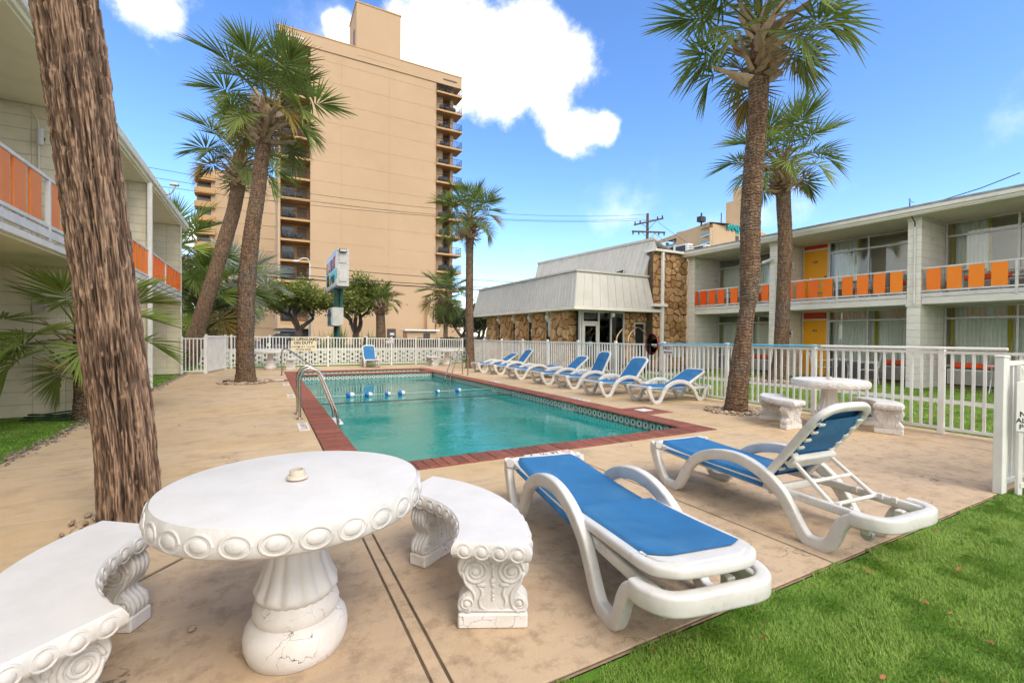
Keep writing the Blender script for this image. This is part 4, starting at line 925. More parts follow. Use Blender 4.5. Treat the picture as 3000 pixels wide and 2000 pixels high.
q = MB(); q.add([a_+nn_*1.7+Vector((0,0,44.4)),b2_+nn_*1.7+Vector((0,0,44.4)),b2_+nn_*1.7+Vector((0,0,46.2)),a_+nn_*1.7+Vector((0,0,46.2)),a_-nn_*8+Vector((0,0,46.2)),b2_-nn_*8+Vector((0,0,46.2))], [(0,1,2,3),(3,2,5,4)]); q.build('parapet', K['far_tan'], FHt)
for i in range(8): MB().box(166.5,168.5,119.9,119.99,22+i*3.0,24.4+i*3.0).build('window', K['teal'] if i % 2 else K['tower_dark'], FHt)
obj('lettering', text_mesh('SAND DUNES', 3.4, K['teal'], .3, bold=.06, align='LEFT'), FHt, mat4=face_mat((160.5,119.8,45.2), (1,0,0), (0,-1,0)))
q = MB(); q.tube([(150,123,45),(150,123,50)], .35, 5); q.box(148.6,151.4,122,124,46.5,48.5); q.tube([(163,124,46),(163,124,52)], .2, 5); q.build('roof_mast', K['dark_metal'], FHt)
fb = thing('far_building', 'small cream rooftop showing beside the palm trunk', 'building', (46,150,0)); MB().box(-6,6,0,10,-1,21).build('wall', K['far_tan'], fb); MB().box(-3,3,2,8,21,22.5).build('roof', K['far_tan'], fb)
# ------------------------------------------------------------------ roadside sign
K['sign_grey'] = mat('sign_grey', (.55,.54,.52), (.46,.45,.43), 2, rough=.5, c3=(.25,.20,.15), s3=6, lo3=.68, hi3=.8); K['pole_green'] = mat('pole_green', (.03,.10,.075), (.05,.13,.10), 3, rough=.6)
def fx_sign(nt, vec, cur, h, mixc, mr, noise):
    N, L = nt.nodes, nt.links; sp = N.new('ShaderNodeSeparateXYZ'); L.new(vec, sp.inputs[0])
    wob = N.new('ShaderNodeMath'); wob.operation = 'MULTIPLY_ADD'; L.new(noise(1.6, 3), wob.inputs[0]); wob.inputs[1].default_value = .8; L.new(sp.outputs['Z'], wob.inputs[2])
    cur = mixc(mr(wob.outputs[0], 6.25, 6.7), cur, (.10,.32,.68)); cur = mixc(mr(wob.outputs[0], 5.62, 5.58), cur, (.05,.50,.50)); cur = mixc(mr(wob.outputs[0], 4.95, 4.90), cur, (.72,.70,.66)); return cur, h
K['sign_face'] = mat('sign_face', (.72,.72,.70), rough=.4, fx=fx_sign)
K['c_red'] = mat('c_red', (.45,.03,.03), rough=.5); K['c_blue'] = mat('c_blue', (.03,.08,.35), rough=.5); K['c_yel'] = mat('c_yel', (.8,.5,.02), rough=.5)
SG = thing('roadside_sign', 'white boxed motel sign on a green post above a letter board', 'sign')
MB().box(3.56,4.20,27.5,32.6,4.16,6.27).build('cabinet', K['sign_grey'], SG)
for (a, b_) in ((4.40,5.05),(5.45,6.1)):
    q = MB(); q.cbox(3.66,4.08,27.46,27.498,a,b_,.02); q.build('access_panel', K['sign_grey'], SG)
fl_ = MB(); fl_.cbox(3.66,4.06,27.30,27.49,6.05,6.24,.02); fl_.build('floodlight', K['dark_metal'], SG); MB().box(3.69,4.03,27.292,27.299,6.08,6.21).build('lens', K['sign_grey'], SG)
bo = MB()
for zz in np.linspace(4.3,6.15,8):
    for xx in (3.60,4.16): bo.tube([(xx,27.48,zz),(xx,27.499,zz)], .018, 6)
bo.build('bolts', K['pebble'], SG)
face = MB().box(3.53,3.558,27.55,32.5,4.22,6.22).build('sign_face', K['sign_face'], SG)
# painted name: letters alternate colours
for t, y0, cl in zip('HOLIDAY', np.linspace(31.9,28.35,7), ('c_red','c_yel','c_blue','c_red','c_blue','c_red','c_red')):
    obj('lettering', text_mesh(t, .95, K[cl], .01, bold=.03), face, mat4=face_mat((3.515,float(y0),5.55), (0,-1,0), (-1,0,0)))
for t, y0, cl in zip('Shores', np.linspace(31.7,28.6,6), ('black','black','c_yel','black','black','black')):
    obj('lettering', text_mesh(t, 1.0, K[cl], .01, bold=.03), face, mat4=face_mat((3.515,float(y0),4.75), (0,-1,0), (-1,0,0)))
MB().tube([(3.80,29.4,0),(3.80,29.4,4.2)], .19, 12).build('post', K['pole_green'], SG, smooth=True); MB().tube([(4.02,29.2,2.9),(4.02,29.2,4.2)], .10, 8).build('post', K['pole_green'], SG, smooth=True)
rbx = MB().box(3.34,3.92,27.6,30.2,1.90,2.94).build('letter_board', K['sign_grey'], SG)
MB().box(3.315,3.338,27.66,30.14,1.94,2.90).build('board_face', K['white_paint'], rbx)
for i, t in enumerate(('SPECIAL','RATES NOW','1 NIGHT','OR BY WK')): obj('lettering', text_mesh(t, .30, K['black'], .005, bold=.012, align='CENTER'), rbx, mat4=face_mat((3.305,28.9,2.76-i*.235), (0,-1,0), (-1,0,0)))
MB().box(3.72,3.88,27.585,27.599,1.95,2.02).build('warning_sticker', K['c_yel'], rbx)
# ------------------------------------------------------------------ utility pole, wires, street lamp
K['timber'] = mat('timber', (.13,.085,.055), (.08,.055,.04), 3, rough=.85, stretch=(1,1,.1))
UP = thing('utility_pole', 'wooden utility pole with two crossarms behind the office roof', 'utility pole', (39.55,40,0))
MB().tube([(0,0,0),(0,0,15.9)], [.19,.15], 10).build('pole', K['timber'], UP, smooth=True)
dv = Vector((math.cos(.55),-math.sin(.55),0))
for (z, L_, d_) in ((14.9,1.75,Vector((.80,-.35,.48)).normalized()),(13.7,2.0,dv)):
    dd = Vector((.93,-.37,.0)).normalized() if z < 14 else Vector((.93,-.37,.0)).normalized(); dd = dd+Vector((0,0,.25 if z > 14 else .0))
    MB().sweep([dd*-L_+Vector((0,-.2,z)), dd*L_+Vector((0,-.2,z))], [(.07,.09),(-.07,.09),(-.07,-.09),(.07,-.09)], (0,1,0)).build('crossarm', K['timber'], UP)
    for k in (-.95,-.6,.62,.95): 
        p = dd*(L_*k)+Vector((0,-.2,z)); sgn = 1 if z > 14 else -1
        MB().tube([p+Vector((0,0,.09*sgn)),p+Vector((0,0,.38*sgn))], [.09,.06], 7).build('insulator', K['black'], UP)
    for s_ in (-1,1): MB().tube([dd*(s_*.9)+Vector((0,-.25,z-.05)),(0,-.25,z-.85)], .03, 5).build('brace', K['timber'], UP)
def wire(label, a, b_, sag, r):
    a, b_ = Vector(a), Vector(b_); pts = [a.lerp(b_, t)-Vector((0,0,4*sag*t*(1-t))) for t in np.linspace(0,1,24)]
    return tag(MB().tube(pts, r, 5).build('power_line', K['black']), label, 'wire', 'overhead wires along the street')
wire('topmost thin wire running from the pole past the tower', (39.3,40,15.75), (-27,38,14.2), 2.6, .016)
wire('second thin wire just under the topmost one', (38.0,40,15.1), (-27,38,13.5), 2.5, .016)
wire('third thin wire crossing the tower front', (41.2,40,15.4), (-27,38,12.2), 2.2, .016)
wire('dark cable crossing the tower above the tree tops', (30,34,6.3), (-18,34,6.9), .7, .022)
wire('thicker dark cable below, passing behind the roadside sign', (30,34,5.75), (-18,34,6.3), .7, .026)
wire('thickest lowest black cable passing behind the roadside sign', (30,34,5.4), (-18,34,5.6), .4, .04)
wire('slanting wire leaving the pole to the upper right', (40.8,40,15.3), (75,52,14.5), 1.2, .018)
wire('lower slanting wire leaving the pole to the right', (40.4,40,13.8), (75,52,12.8), 1.2, .018)
SL = thing('street_lamp', 'slim grey street lamp beside the roadside sign', 'street lamp', (3.2,41,0))
MB().tube([(0,0,0),(0,0,7.1)], [.10,.07], 8).build('pole', K['alu'], SL); MB().tube(smooth_path([(0,0,7.1),(-.1,0,7.5),(-.5,0,7.6),(-.9,0,7.35)],4), .05, 6).build('arm', K['alu'], SL); MB().ell((-1.0,0,7.3),(.3,.15,.1),10,6).build('lamp_head', K['alu'], SL)
# ------------------------------------------------------------------ breeze block wall beyond the far fence
K['bw_white'] = mat('breeze_white', (.68,.66,.61), (.60,.57,.51), 3, rough=.8, rand=.05)
BW = thing('breeze_block_wall', 'low white wall of pierced bricks beyond the far fence', 'wall', (0,24.0,0))
bk = MB().cbox(-.145,.145,0,.10,.004,.108,.006).mesh('pierced_brick', K['bw_white']); cnt = 0
rows, cols = 5, 52; restb = MB()
order = []
for r in range(rows):
    for c_ in range(cols):
        x = -2.6+c_*.43+(.215 if r % 2 else 0); order.append((x, r))
order.sort(key=lambda t: abs(t[0]-4))
for i, (x, r) in enumerate(order):
    if i < 290: obj('pierced_brick', bk, BW, (x,0,.02+r*.112))
MB().cbox(-2.8,19.8,-.01,.12,.58,.72,.01).build('coping', K['bw_white'], BW); MB().box(-2.8,19.8,.08,.10,-.03,.03).build('footing', K['bw_white'], BW)
for x in (-2.75,3.0,11.2,19.7): MB().cbox(x-.14,x+.14,-.03,.14,-.02,.735,.01).build('pier', K['bw_white'], BW)
q = MB().cbox(-3.6,-2.85,-.02,.25,-.02,.95,.01).build('end_pier', K['block'], BW)
# ------------------------------------------------------------------ fences
def fence_run(root, a, b_, posts, H0, H1, pick=.117, pw=.016, size=.034, caps=True):
    """straight run a->b (2D), posts at distances, pickets between; heights at the ends"""
    a, b_ = Vector((*a,0)), Vector((*b_,0)); L_ = (b_-a).length; u = (b_-a).normalized(); ang = math.atan2(u.y, u.x)
    Hh = lambda s: H0+(H1-H0)*s/L_
    R4 = Matrix.Rotation(ang, 4, 'Z')
    for (z0, z1, fr_) in ((0,.045,1),(.07,.11,0)):
        e0, e1 = (H0-.045, H1-.045) if fr_ else (z0, z0); h = .04
        m = MB(); m.add([(0,-.022,e0),(L_,-.022,e1),(L_,.022,e1),(0,.022,e0),(0,-.022,e0+h),(L_,-.022,e1+h),(L_,.022,e1+h),(0,.022,e0+h)], [(0,3,2,1),(4,5,6,7),(0,1,5,4),(1,2,6,5),(2,3,7,6),(3,0,4,7)])
        obj('rail', m.mesh('rail', K['fence_white']), root, mat4=Matrix.Translation(a) @ R4)
    pm = MB().cbox(-size,size,-size,size,0,1,.004).mesh('post', K['fence_white']); cm = MB().cbox(-size-.006,size+.006,-size-.006,size+.006,0,.03,.01).mesh('post_cap', K['fence_white'])
    for s in posts:
        o = obj('post', pm, root, mat4=Matrix.Translation(a+u*s) @ R4 @ Matrix.Diagonal((1,1,Hh(s)+.02,1)))
        if caps: obj('post_cap', cm, root, mat4=Matrix.Translation(a+u*s+Vector((0,0,Hh(s)+.021))) @ R4)
    k = MB().box(-pw,pw,-pw*.8,pw*.8,0,1).mesh('picket', K['fence_white'])
    ps = sorted(posts)
    for p, q in zip(ps[:-1], ps[1:]):
        n = max(1, round((q-p)/pick))
        for i in range(1, n): s = p+(q-p)*i/n; obj('picket', k, root, mat4=Matrix.Translation(a+u*s+Vector((0,0,.112))) @ R4 @ Matrix.Diagonal((1,1,Hh(s)-.045-.113,1)))
RF = thing('picket_fence', 'long white metal picket fence behind the row of loungers', 'fence')
fence_run(RF, (8.68,1.53), (8.68,20.55), [0]+[1.36+1.765*i for i in range(11)], 1.215, 1.215)
FF = thing('picket_fence', 'white metal picket fence across the far end of the pool deck', 'fence')
fence_run(FF, (-2.05,21.35), (8.68,21.35), [0,.85,2.2,4.45,6.0,6.08,7.2,8.35,9.5,10.73], 1.32, 1.22)
# latch on the far gate
MB().cbox(3.90,3.98,21.24,21.31,.55,1.28,.01).build('gate_latch', K['black'], FF)
SF = thing('picket_fence', 'short white picket panel joining the left motel wing', 'fence'); fence_run(SF, (-2.52,19.1), (-1.86,19.1), [0,.66], 1.24, 1.24)
OG = thing('gate', 'open white picket gate seen edge on at far left', 'gate'); fence_run(OG, (-1.82,19.12), (-1.36,20.7), [0,1.65], 1.3, 1.3, .1)
NF_ = thing('picket_fence', 'white picket fence at the right edge leading off from the gate post', 'fence'); fence_run(NF_, (5.86,1.53), (8.64,1.53), [.0,1.0,2.78], 1.19, 1.19, .117)
GP = thing('gate_post', 'thick white gate post at the right edge of the deck', 'post', (5.81,1.53,0)); MB().cbox(-.032,.032,-.032,.032,0,1.22,.005).build('shaft', K['fence_white'], GP); MB().cbox(-.037,.037,-.037,.037,1.221,1.24,.006).build('cap', K['fence_white'], GP)
GT = thing('gate', 'white picket gate swung open over the lawn at the right edge', 'gate'); fence_run(GT, (5.91,1.43), (6.6,.77), [0,.95], 1.13, 1.13, .117, caps=False, size=.018)
# ------------------------------------------------------------------ signs on the fences
K['sign_white'] = mat('sign_white', (.78,.77,.74), rough=.45); K['sign_cream'] = mat('sign_cream', (.78,.70,.50), (.74,.66,.46), 3, rough=.45)
def board(label, c, u, n, w, h, m, lines, cat='sign'):
    """flat printed board; lines = (text, size, dy, bold, dx, material)"""
    r = thing('sign_board', label, cat, c); M4 = face_mat((0,0,0), u, n)
    obj('board', MB().cbox(-w/2,w/2,-h/2,h/2,-.006,0,.002).mesh('board', m), r, mat4=M4)
    for (t, s_, dy, b_, dx, mm_) in lines: obj('lettering', text_mesh(t, s_, K[mm_], .0006, bold=b_), r, mat4=M4 @ Matrix.Translation((dx,dy,.0012)))
    return r, M4
board('cream sign reading NO LIFEGUARD ON DUTY on the far fence', (1.42,21.30,.975), (1,0,0), (0,-1,0), .98, .62, K['sign_cream'],
      [('NO LIFEGUARD',.165,.20,.006,0,'black'),('ON DUTY',.165,.045,.006,0,'black'),('SWIM AT YOUR',.125,-.12,.001,0,'black'),('OWN RISK',.125,-.235,.001,0,'black')])
def nosmoke(label, c, u, n, s_=1.0):
    r, M4 = board(label, c, u, n, .30*s_, .22*s_, K['sign_white'], [('NO',.12*s_,.035*s_,.004*s_,-.055*s_,'black'),('SMOKING',.06*s_,-.07*s_,.002,0,'black')])
    obj('prohibition_sign', ring_mesh(.034*s_,.010*s_,K['red']), r, mat4=M4 @ Matrix.Translation((.085*s_,.035*s_,.0015)))
nosmoke('NO SMOKING sign on the far fence right of the gate', (5.05,21.30,1.12), (1,0,0), (0,-1,0), 1.15)
nosmoke('NO SMOKING sign on the side fence near the net', (8.63,8.0,1.08), (0,-1,0), (-1,0,0), 1.0)
gd = Vector((.71,-.68,0)).normalized(); gn = Vector((-.68,-.71,0)).normalized()
gc = Vector((5.89,1.45,.79))+gd*.165+gn*.03
r, M4 = board('white NO GLASS sign hung on the open gate at the right edge', tuple(gc), tuple(gd), tuple(gn), .36, .44, K['sign_white'], [('NO GLASS',.068,-.07,.001,0,'black'),('ALLOWED IN',.060,-.125,.001,0,'black'),('POOL AREA',.060,-.18,.001,0,'black')])
obj('prohibition_sign', ring_mesh(.085,.018,K['red']), r, mat4=M4 @ Matrix.Translation((0,.10,.0015)))
bt = MB(); bt.add([(-.02,-.05,0),(.02,-.05,0),(.02,.01,0),(.008,.03,0),(.008,.055,0),(-.008,.055,0),(-.008,.03,0),(-.02,.01,0)], [tuple(range(8))]); obj('bottle_symbol', bt.mesh('bottle_symbol', K['black']), r, mat4=M4 @ Matrix.Translation((0,.10,.0012)))
# ------------------------------------------------------------------ loungers
def fx_weave(nt, vec, cur, h, mixc, mr, noise):
    N, L = nt.nodes, nt.links
    w1 = N.new('ShaderNodeTexWave'); w1.inputs['Scale'].default_value = 150; w1.bands_direction = 'X'; L.new(vec, w1.inputs['Vector'])
    w2 = N.new('ShaderNodeTexWave'); w2.inputs['Scale'].default_value = 150; w2.bands_direction = 'Y'; L.new(vec, w2.inputs['Vector'])
    a = N.new('ShaderNodeMath'); a.operation = 'MULTIPLY'; L.new(w1.outputs['Fac'], a.inputs[0]); L.new(w2.outputs['Fac'], a.inputs[1])
    cur = mixc(mr(a.outputs[0], 0, 1, .30, 0), cur, (.012,.06,.20)); return cur, a.outputs[0]
K['sling'] = mat('sling', (.036,.195,.42), (.028,.16,.35), 3, rough=.65, spec=.25, coord='obj', bump=.25, bdist=.0015, bscale=10, c3=(.07,.25,.47), s3=2.5, lo3=.5, hi3=.75, fx=fx_weave)
K['wheel'] = mat('wheel_grey', (.45,.44,.40), rough=.5)
HOOK = MB().cbox(-.012,.012,-.0325,.0325,-.009,.009,.003).mesh('lacing_hook', K['resin'])
def lounger(label, loc, rot, back, group=None, scale=1.0, flip=False):
    """local: x along length (0 foot end .. 1.95 head end), y across, z up; back = backrest angle in degrees"""
    t = thing('sun_lounger', label, 'sun lounger', loc, rot, 'white framed sun loungers with blue slings', scale)
    W2 = .315
    prof = [(.015,.345),(.0,.30),(.035,.21),(.085,.11),(.14,.035),(.19,.012),(.28,.012),(.335,.045),(.39,.135),(.47,.265),(.58,.355),(.73,.415),(.90,.440),(1.06,.425),(1.21,.37),(1.33,.285),(1.40,.20),(1.47,.09),(1.53,.02),(1.60,.010),(1.67,.025),(1.715,.09),(1.745,.17),(1.785,.232),(1.83,.258),(1.86,.264)]
    for s_ in (-1, 1):
        path = smooth_path([(x, s_*W2, z+.02) for (x, z) in prof], 4)
        def sec(u): 
            return rrect(.029, .036+.008*math.sin(math.pi*u)+.014*max(0,1-u*7), .013, 3)
        MB().sweep(path, sec, (0,1,0)).build('side_frame', K['resin'], t, smooth=True, ang=50)
        # inner rail carrying the sling
        MB().sweep(smooth_path([(.03,s_*(W2-.05),.335),(.5,s_*(W2-.055),.312),(1.1,s_*(W2-.055),.30),(1.5,s_*(W2-.05),.292),(1.95,s_*(W2-.06),.285)],4), rrect(.02,.03,.01,2), (0,1,0)).build('seat_rail', K['resin'], t, smooth=True, ang=50)
    # rounded foot end
    e = [(.06,-W2-.005),(.015,-W2+.02),(0,-W2+.08),(0,W2-.08),(.015,W2-.02),(.06,W2+.005)]
    MB().sweep(smooth_path([(x,y,.362) for x,y in e],5), rrect(.03,.028,.014,2), (0,0,1)).build('foot_bar', K['resin'], t, smooth=True, ang=50)
    e = [(1.82,-W2),(1.88,-W2+.002),(1.955,-W2+.04),(1.995,-W2+.12),(2.0,0),(1.995,W2-.12),(1.955,W2-.04),(1.88,W2-.002),(1.82,W2)]
    MB().sweep(smooth_path([(x,y,.284) for x,y in e],5), rrect(.047,.034,.018,3), (0,0,1)).build('head_bar', K['resin'], t, smooth=True, ang=50)
    for x, z in ((.62,.295),(1.22,.275)): MB().sweep([(x,-W2+.04,z),(x,W2-.04,z)], rrect(.018,.03,.01,2), (1,0,0)).build('cross_bar', K['resin'], t, smooth=True, ang=50)
    # seat sling, wrapped over the rails
    HX = 1.17; SW = W2-.035
    nx, ny = 26, 15; P = np.zeros((nx,ny,3))
    for i in range(nx):
        u = i/(nx-1); x = -.030+u*(HX+.03); sag = .035*math.sin(math.pi*min(1,u*1.02))
        for j in range(ny):
            v = -1+2*j/(ny-1); z = .395-.04*u-sag*(1-v*v)*1.0; ed = max(0, abs(v)-.88)/.12
            z -= ed*ed*.07
            z += .008*max(0,1-u*8)
            if u < .03: z -= .035
            elif u < .07: z -= .004
            P[i,j] = (x, v*(SW+.018-.045*max(0,1-u*7)), z)
    m = MB().grid(P[::-1]); m.build('seat_sling', K['sling'], t, smooth=True, ang=None)
    # backrest: frame loop + sling, hinged at HX
    BLn = .79; a = R_(back); hz_ = .355
    M4 = Matrix.Translation((HX,0,hz_)) @ Matrix.Rotation(-a, 4, 'Y') @ Matrix.Diagonal((.94 if back > 15 else 1.0,1,1,1))
    bw = W2-.045
    loop = [(-.02,-bw),(.35,-bw),(.66,-bw),(.755,-bw+.05),(.79,-bw+.15),(.79,bw-.15),(.755,bw-.05),(.66,bw),(.35,bw),(-.02,bw)]
    q = MB().sweep(smooth_path([(x,y,.0) for x,y in loop],5), rrect(.026,.032,.018,3), (0,0,1)); bf = obj('backrest_frame', q.mesh('backrest_frame', K['resin'], True, 50), t, mat4=M4)
    if back < 15: 
        q = MB().prism([(.62,-bw),(.72,-bw+.03),(.78,-bw+.12),(.78,bw-.12),(.72,bw-.03),(.62,bw),(.60,bw-.05),(.645,bw-.12),(.645,-bw+.12),(.60,-bw+.05)], lambda x,y:(x,y,-.005), lambda x,y:(x,y,.034)); obj('head_shell', q.mesh('head_shell', K['resin'], True, 40), t, mat4=M4)
    nx = 18; P = np.zeros((nx,ny,3))
    for i in range(nx):
        u = i/(nx-1)
        for j in range(ny):
            v = -1+2*j/(ny-1); ed = max(0, abs(v)-.86)/.14; wrap = (.64 if back < 15 else .71)
            xmax = wrap+.07*(1-max(0,abs(v)-.62)/.38 if abs(v) > .62 else 1)
            P[i,j] = (-.03+(xmax+.03)*u, v*(bw+.022), .040-.022*math.sin(math.pi*u)*(1-v*v)-ed*ed*.055-(.03*max(0,u-.93)/.07 if back >= 15 else 0))
    obj('back_sling', MB().grid(P[::-1]).mesh('back_sling', K['sling'], True), t, mat4=M4)
    if back >= 15:
        # sling folded round the back, lacing hooks, hinge box and support strut
        P = np.zeros((9,9,3))
        for i in range(9):
            for j in range(9): u, v = i/8, -1+j/4; P[i,j] = (.08+.62*u, v*(bw-.055), -.022+.008*math.sin(6*u+v))
        obj('back_sling_lining', MB().grid(P).mesh('back_sling_lining', K['sling'], True), t, mat4=M4)
        for s_ in (-1,1):
            for k in range(7): obj('lacing_hook', HOOK, t, mat4=M4 @ Matrix.Translation((.14+k*.085, s_*(bw-.0525), -.027)))
        obj('hinge_box', MB().cbox(.20,.31,-bw+.03,bw-.03,-.075,-.024,.012).mesh('hinge_box', K['resin'], True, 40), t, mat4=M4)
        top = M4 @ Vector((.26,0,-.06)); fx_ = min(1.80, top.x+.22+.14*math.cos(a))
        for s_ in (-1,1): MB().tube([(top.x, s_*(bw-.06), top.z), (fx_, s_*(bw-.03), .29)], .016, 8).build('strut', K['resin'], t, smooth=True)
        for f_ in (.45,.95): p = top.lerp(Vector((fx_,0,.29)), f_); MB().tube([(p.x,-bw+.05,p.z),(p.x,bw-.05,p.z)], .014, 8).build('strut_bar', K['resin'], t, smooth=True)
        for s_ in (-1,1):
            for k in range(4): x = 1.52+k*.085; MB().cbox(x-.012,x+.02,s_*(W2-.075)-.012,s_*(W2-.075)+.012,.285,.328,.004).build('strut_notch', K['resin'], t)
    for s_ in (-1,1):
        y = s_*(W2-.13); w_ = MB().tube([(1.84,y-.016,.165),(1.84,y+.016,.165)], .036, 14).build('wheel', K['wheel'], t, smooth=True, ang=40); MB().cbox(1.815,1.865,y-.026,y+.026,.165,.27,.006).build('wheel_bracket', K['resin'], w_)
    return t
a6 = math.atan2(-1,-.11)
lounger('blue and white lounger lying flat beside the curved bench in the foreground', (2.05,3.22,0), math.atan2(-.985,-.175), 3, scale=.99)
lounger('blue and white lounger with raised back and open rear frame near the lawn', (3.62,3.20,0), math.atan2(-.995,-.075), 53, scale=.965)
row = [(6.98,7.18,26,'row lounger nearest the camera, beside the palm trunk'),(6.72,8.42,48,'second row lounger from the camera, back raised steeply'),(6.98,10.05,62,'third row lounger from the camera, back nearly upright'),
       (6.95,11.25,38,'fourth row lounger from the camera, back half raised'),(7.02,12.95,2,'fifth row lounger from the camera, laid flat with no raised back'),(7.2,14.75,50,'sixth row lounger from the camera, back steeply raised'),(7.05,15.85,30,'farthest row lounger, half hidden by its neighbour')]
for i, (x, y, bk_, lb) in enumerate(row): lounger('blue and white '+lb, (x-.07,y+.02,0), R_((2,5,-1,1,3,0,2)[i]-3), bk_, scale=.95)
lounger('single blue lounger facing the pool by the far fence', (3.98,19.75,0), R_(86), 58, scale=.92)
# ------------------------------------------------------------------ concrete tables and benches
def egg_band(m, path, up_out, n, hgt, rad):
    """egg mouldings along closed/open path; path(s)->(pos, outward)"""
    for k in range(n):
        p, o = path((k+.5)/n); o = Vector(o).normalized(); tdir = Vector((0,0,1)).cross(o).normalized(); w = rad; UPV = o.cross(tdir)
        rot = Matrix((tdir, UPV, o)).transposed()
        m.ell(Vector(p)-o*.004, (w*.62, hgt*.27, hgt*.13), 14, 8, rot)
        ring = [Vector(p)+o*(-.004-.003*math.sin(a_)**2)+tdir*(w*.88*math.cos(a_))+UPV*(hgt*.40*math.sin(a_)) for a_ in [2*math.pi*i/18 for i in range(19)]]
        m.tube(ring, hgt*.07, 6, False)
def table(label, loc, detail=2, R=.54, rotz=0):
    t = thing('concrete_table', label, 'table', loc, rotz, 'round white concrete tables')
    n = 96 if detail > 1 else 40
    MB().lathe([(.001,.735),(.04,.7365),(R-.030,.7365),(R-.020,.734),(R-.018,.729)], n, cap=False).build('table_top', K['cast_white'], t, smooth=True, ang=50)
    MB().lathe([(.10,.632),(R-.05,.624),(R-.014,.630),(R-.003,.643),(R,.668),(R-.003,.700),(R-.010,.722),(R-.018,.7335)], n, cap=False).build('table_rim', K['cast_relief'], t, smooth=True, ang=60)
    ne = 27
    e = MB(); egg_band(e, lambda s: ((math.cos(2*math.pi*s)*(R-.002), math.sin(2*math.pi*s)*(R-.001), .680), (math.cos(2*math.pi*s), math.sin(2*math.pi*s), .03)), None, ne, .092, math.pi*R/ne*.93)
    e.build('egg_moulding', K['cast_relief'], t, smooth=True, ang=None)
    nf = 13
    def flute(r, z, a, j):
        k = abs(math.sin(a*nf/2+ (z*2.2))); d = .017*min(1, max(0, (.66-z)/.35)) if z > .24 else 0
        return r-d*(1-k**.7)+.0, z-(.03*(1-k) if abs(z-.245) < .001 else 0)
    MB().lathe([(.15,.64),(.112,.61),(.104,.56),(.110,.48),(.125,.40),(.152,.325),(.172,.285),(.172,.265),(.155,.245),(.12,.255)], 104, fn=flute, cap=False).build('fluted_pedestal', K['cast_white'], t, smooth=True, ang=None)
    MB().lathe([(.115,.30),(.135,.255),(.165,.225),(.176,.195),(.174,.168),(.165,.155),(.185,.145),(.205,.120),(.213,.085),(.210,.045),(.196,.004),(.19,0)], 64, cap=False).build('base', K['cast_base'], t, smooth=True, ang=60)
    MB().lathe([(.03,.737),(.045,.745),(.043,.756),(.032,.757),(.032,.782),(.024,.782),(.024,.745)], 24, cap=False).build('umbrella_socket', K['socket'], t, smooth=True, ang=40)
    return t
def fx_crack(nt, vec, cur, h, mixc, mr, noise):
    N, L = nt.nodes, nt.links; vo = N.new('ShaderNodeTexVoronoi'); vo.feature = 'DISTANCE_TO_EDGE'; vo.inputs['Scale'].default_value = 9
    nn = N.new('ShaderNodeTexNoise'); nn.inputs['Scale'].default_value = 12; nn.inputs['Detail'].default_value = 4; L.new(vec, nn.inputs['Vector']); ad = N.new('ShaderNodeVectorMath'); ad.operation = 'MULTIPLY_ADD'; L.new(nn.outputs['Color'], ad.inputs[0]); ad.inputs[1].default_value = (.12,.12,.12); L.new(vec, ad.inputs[2]); L.new(ad.outputs[0], vo.inputs['Vector'])
    a = N.new('ShaderNodeMath'); a.operation = 'MULTIPLY'; L.new(mr(vo.outputs['Distance'], .012, .004), a.inputs[0]); L.new(mr(noise(4, 2), .5, .6), a.inputs[1])
    return mixc(a.outputs[0], cur, (.13,.09,.06)), h
K['cast_base'] = mat('cast_base', (.75,.72,.70), (.66,.62,.58), 6, rough=.55, bump=.4, bscale=40, bdist=.005, fx=fx_crack)
K['socket'] = mat('socket', (.62,.55,.45), rough=.6)
def spiral(m, c, u, v, r, turns, rad, sgn=1, a0=0):
    pts = []; rr = []
    for i in range(int(18*turns)+1):
        th = a0+sgn*2*math.pi*i/18; q = 1-i/(18*turns)*.85; pts.append(Vector(c)+Vector(u)*(math.cos(th)*r*q)+Vector(v)*(math.sin(th)*r*q)); rr.append(rad*(.55+.45*q))
    m.tube(pts, rr, 6)
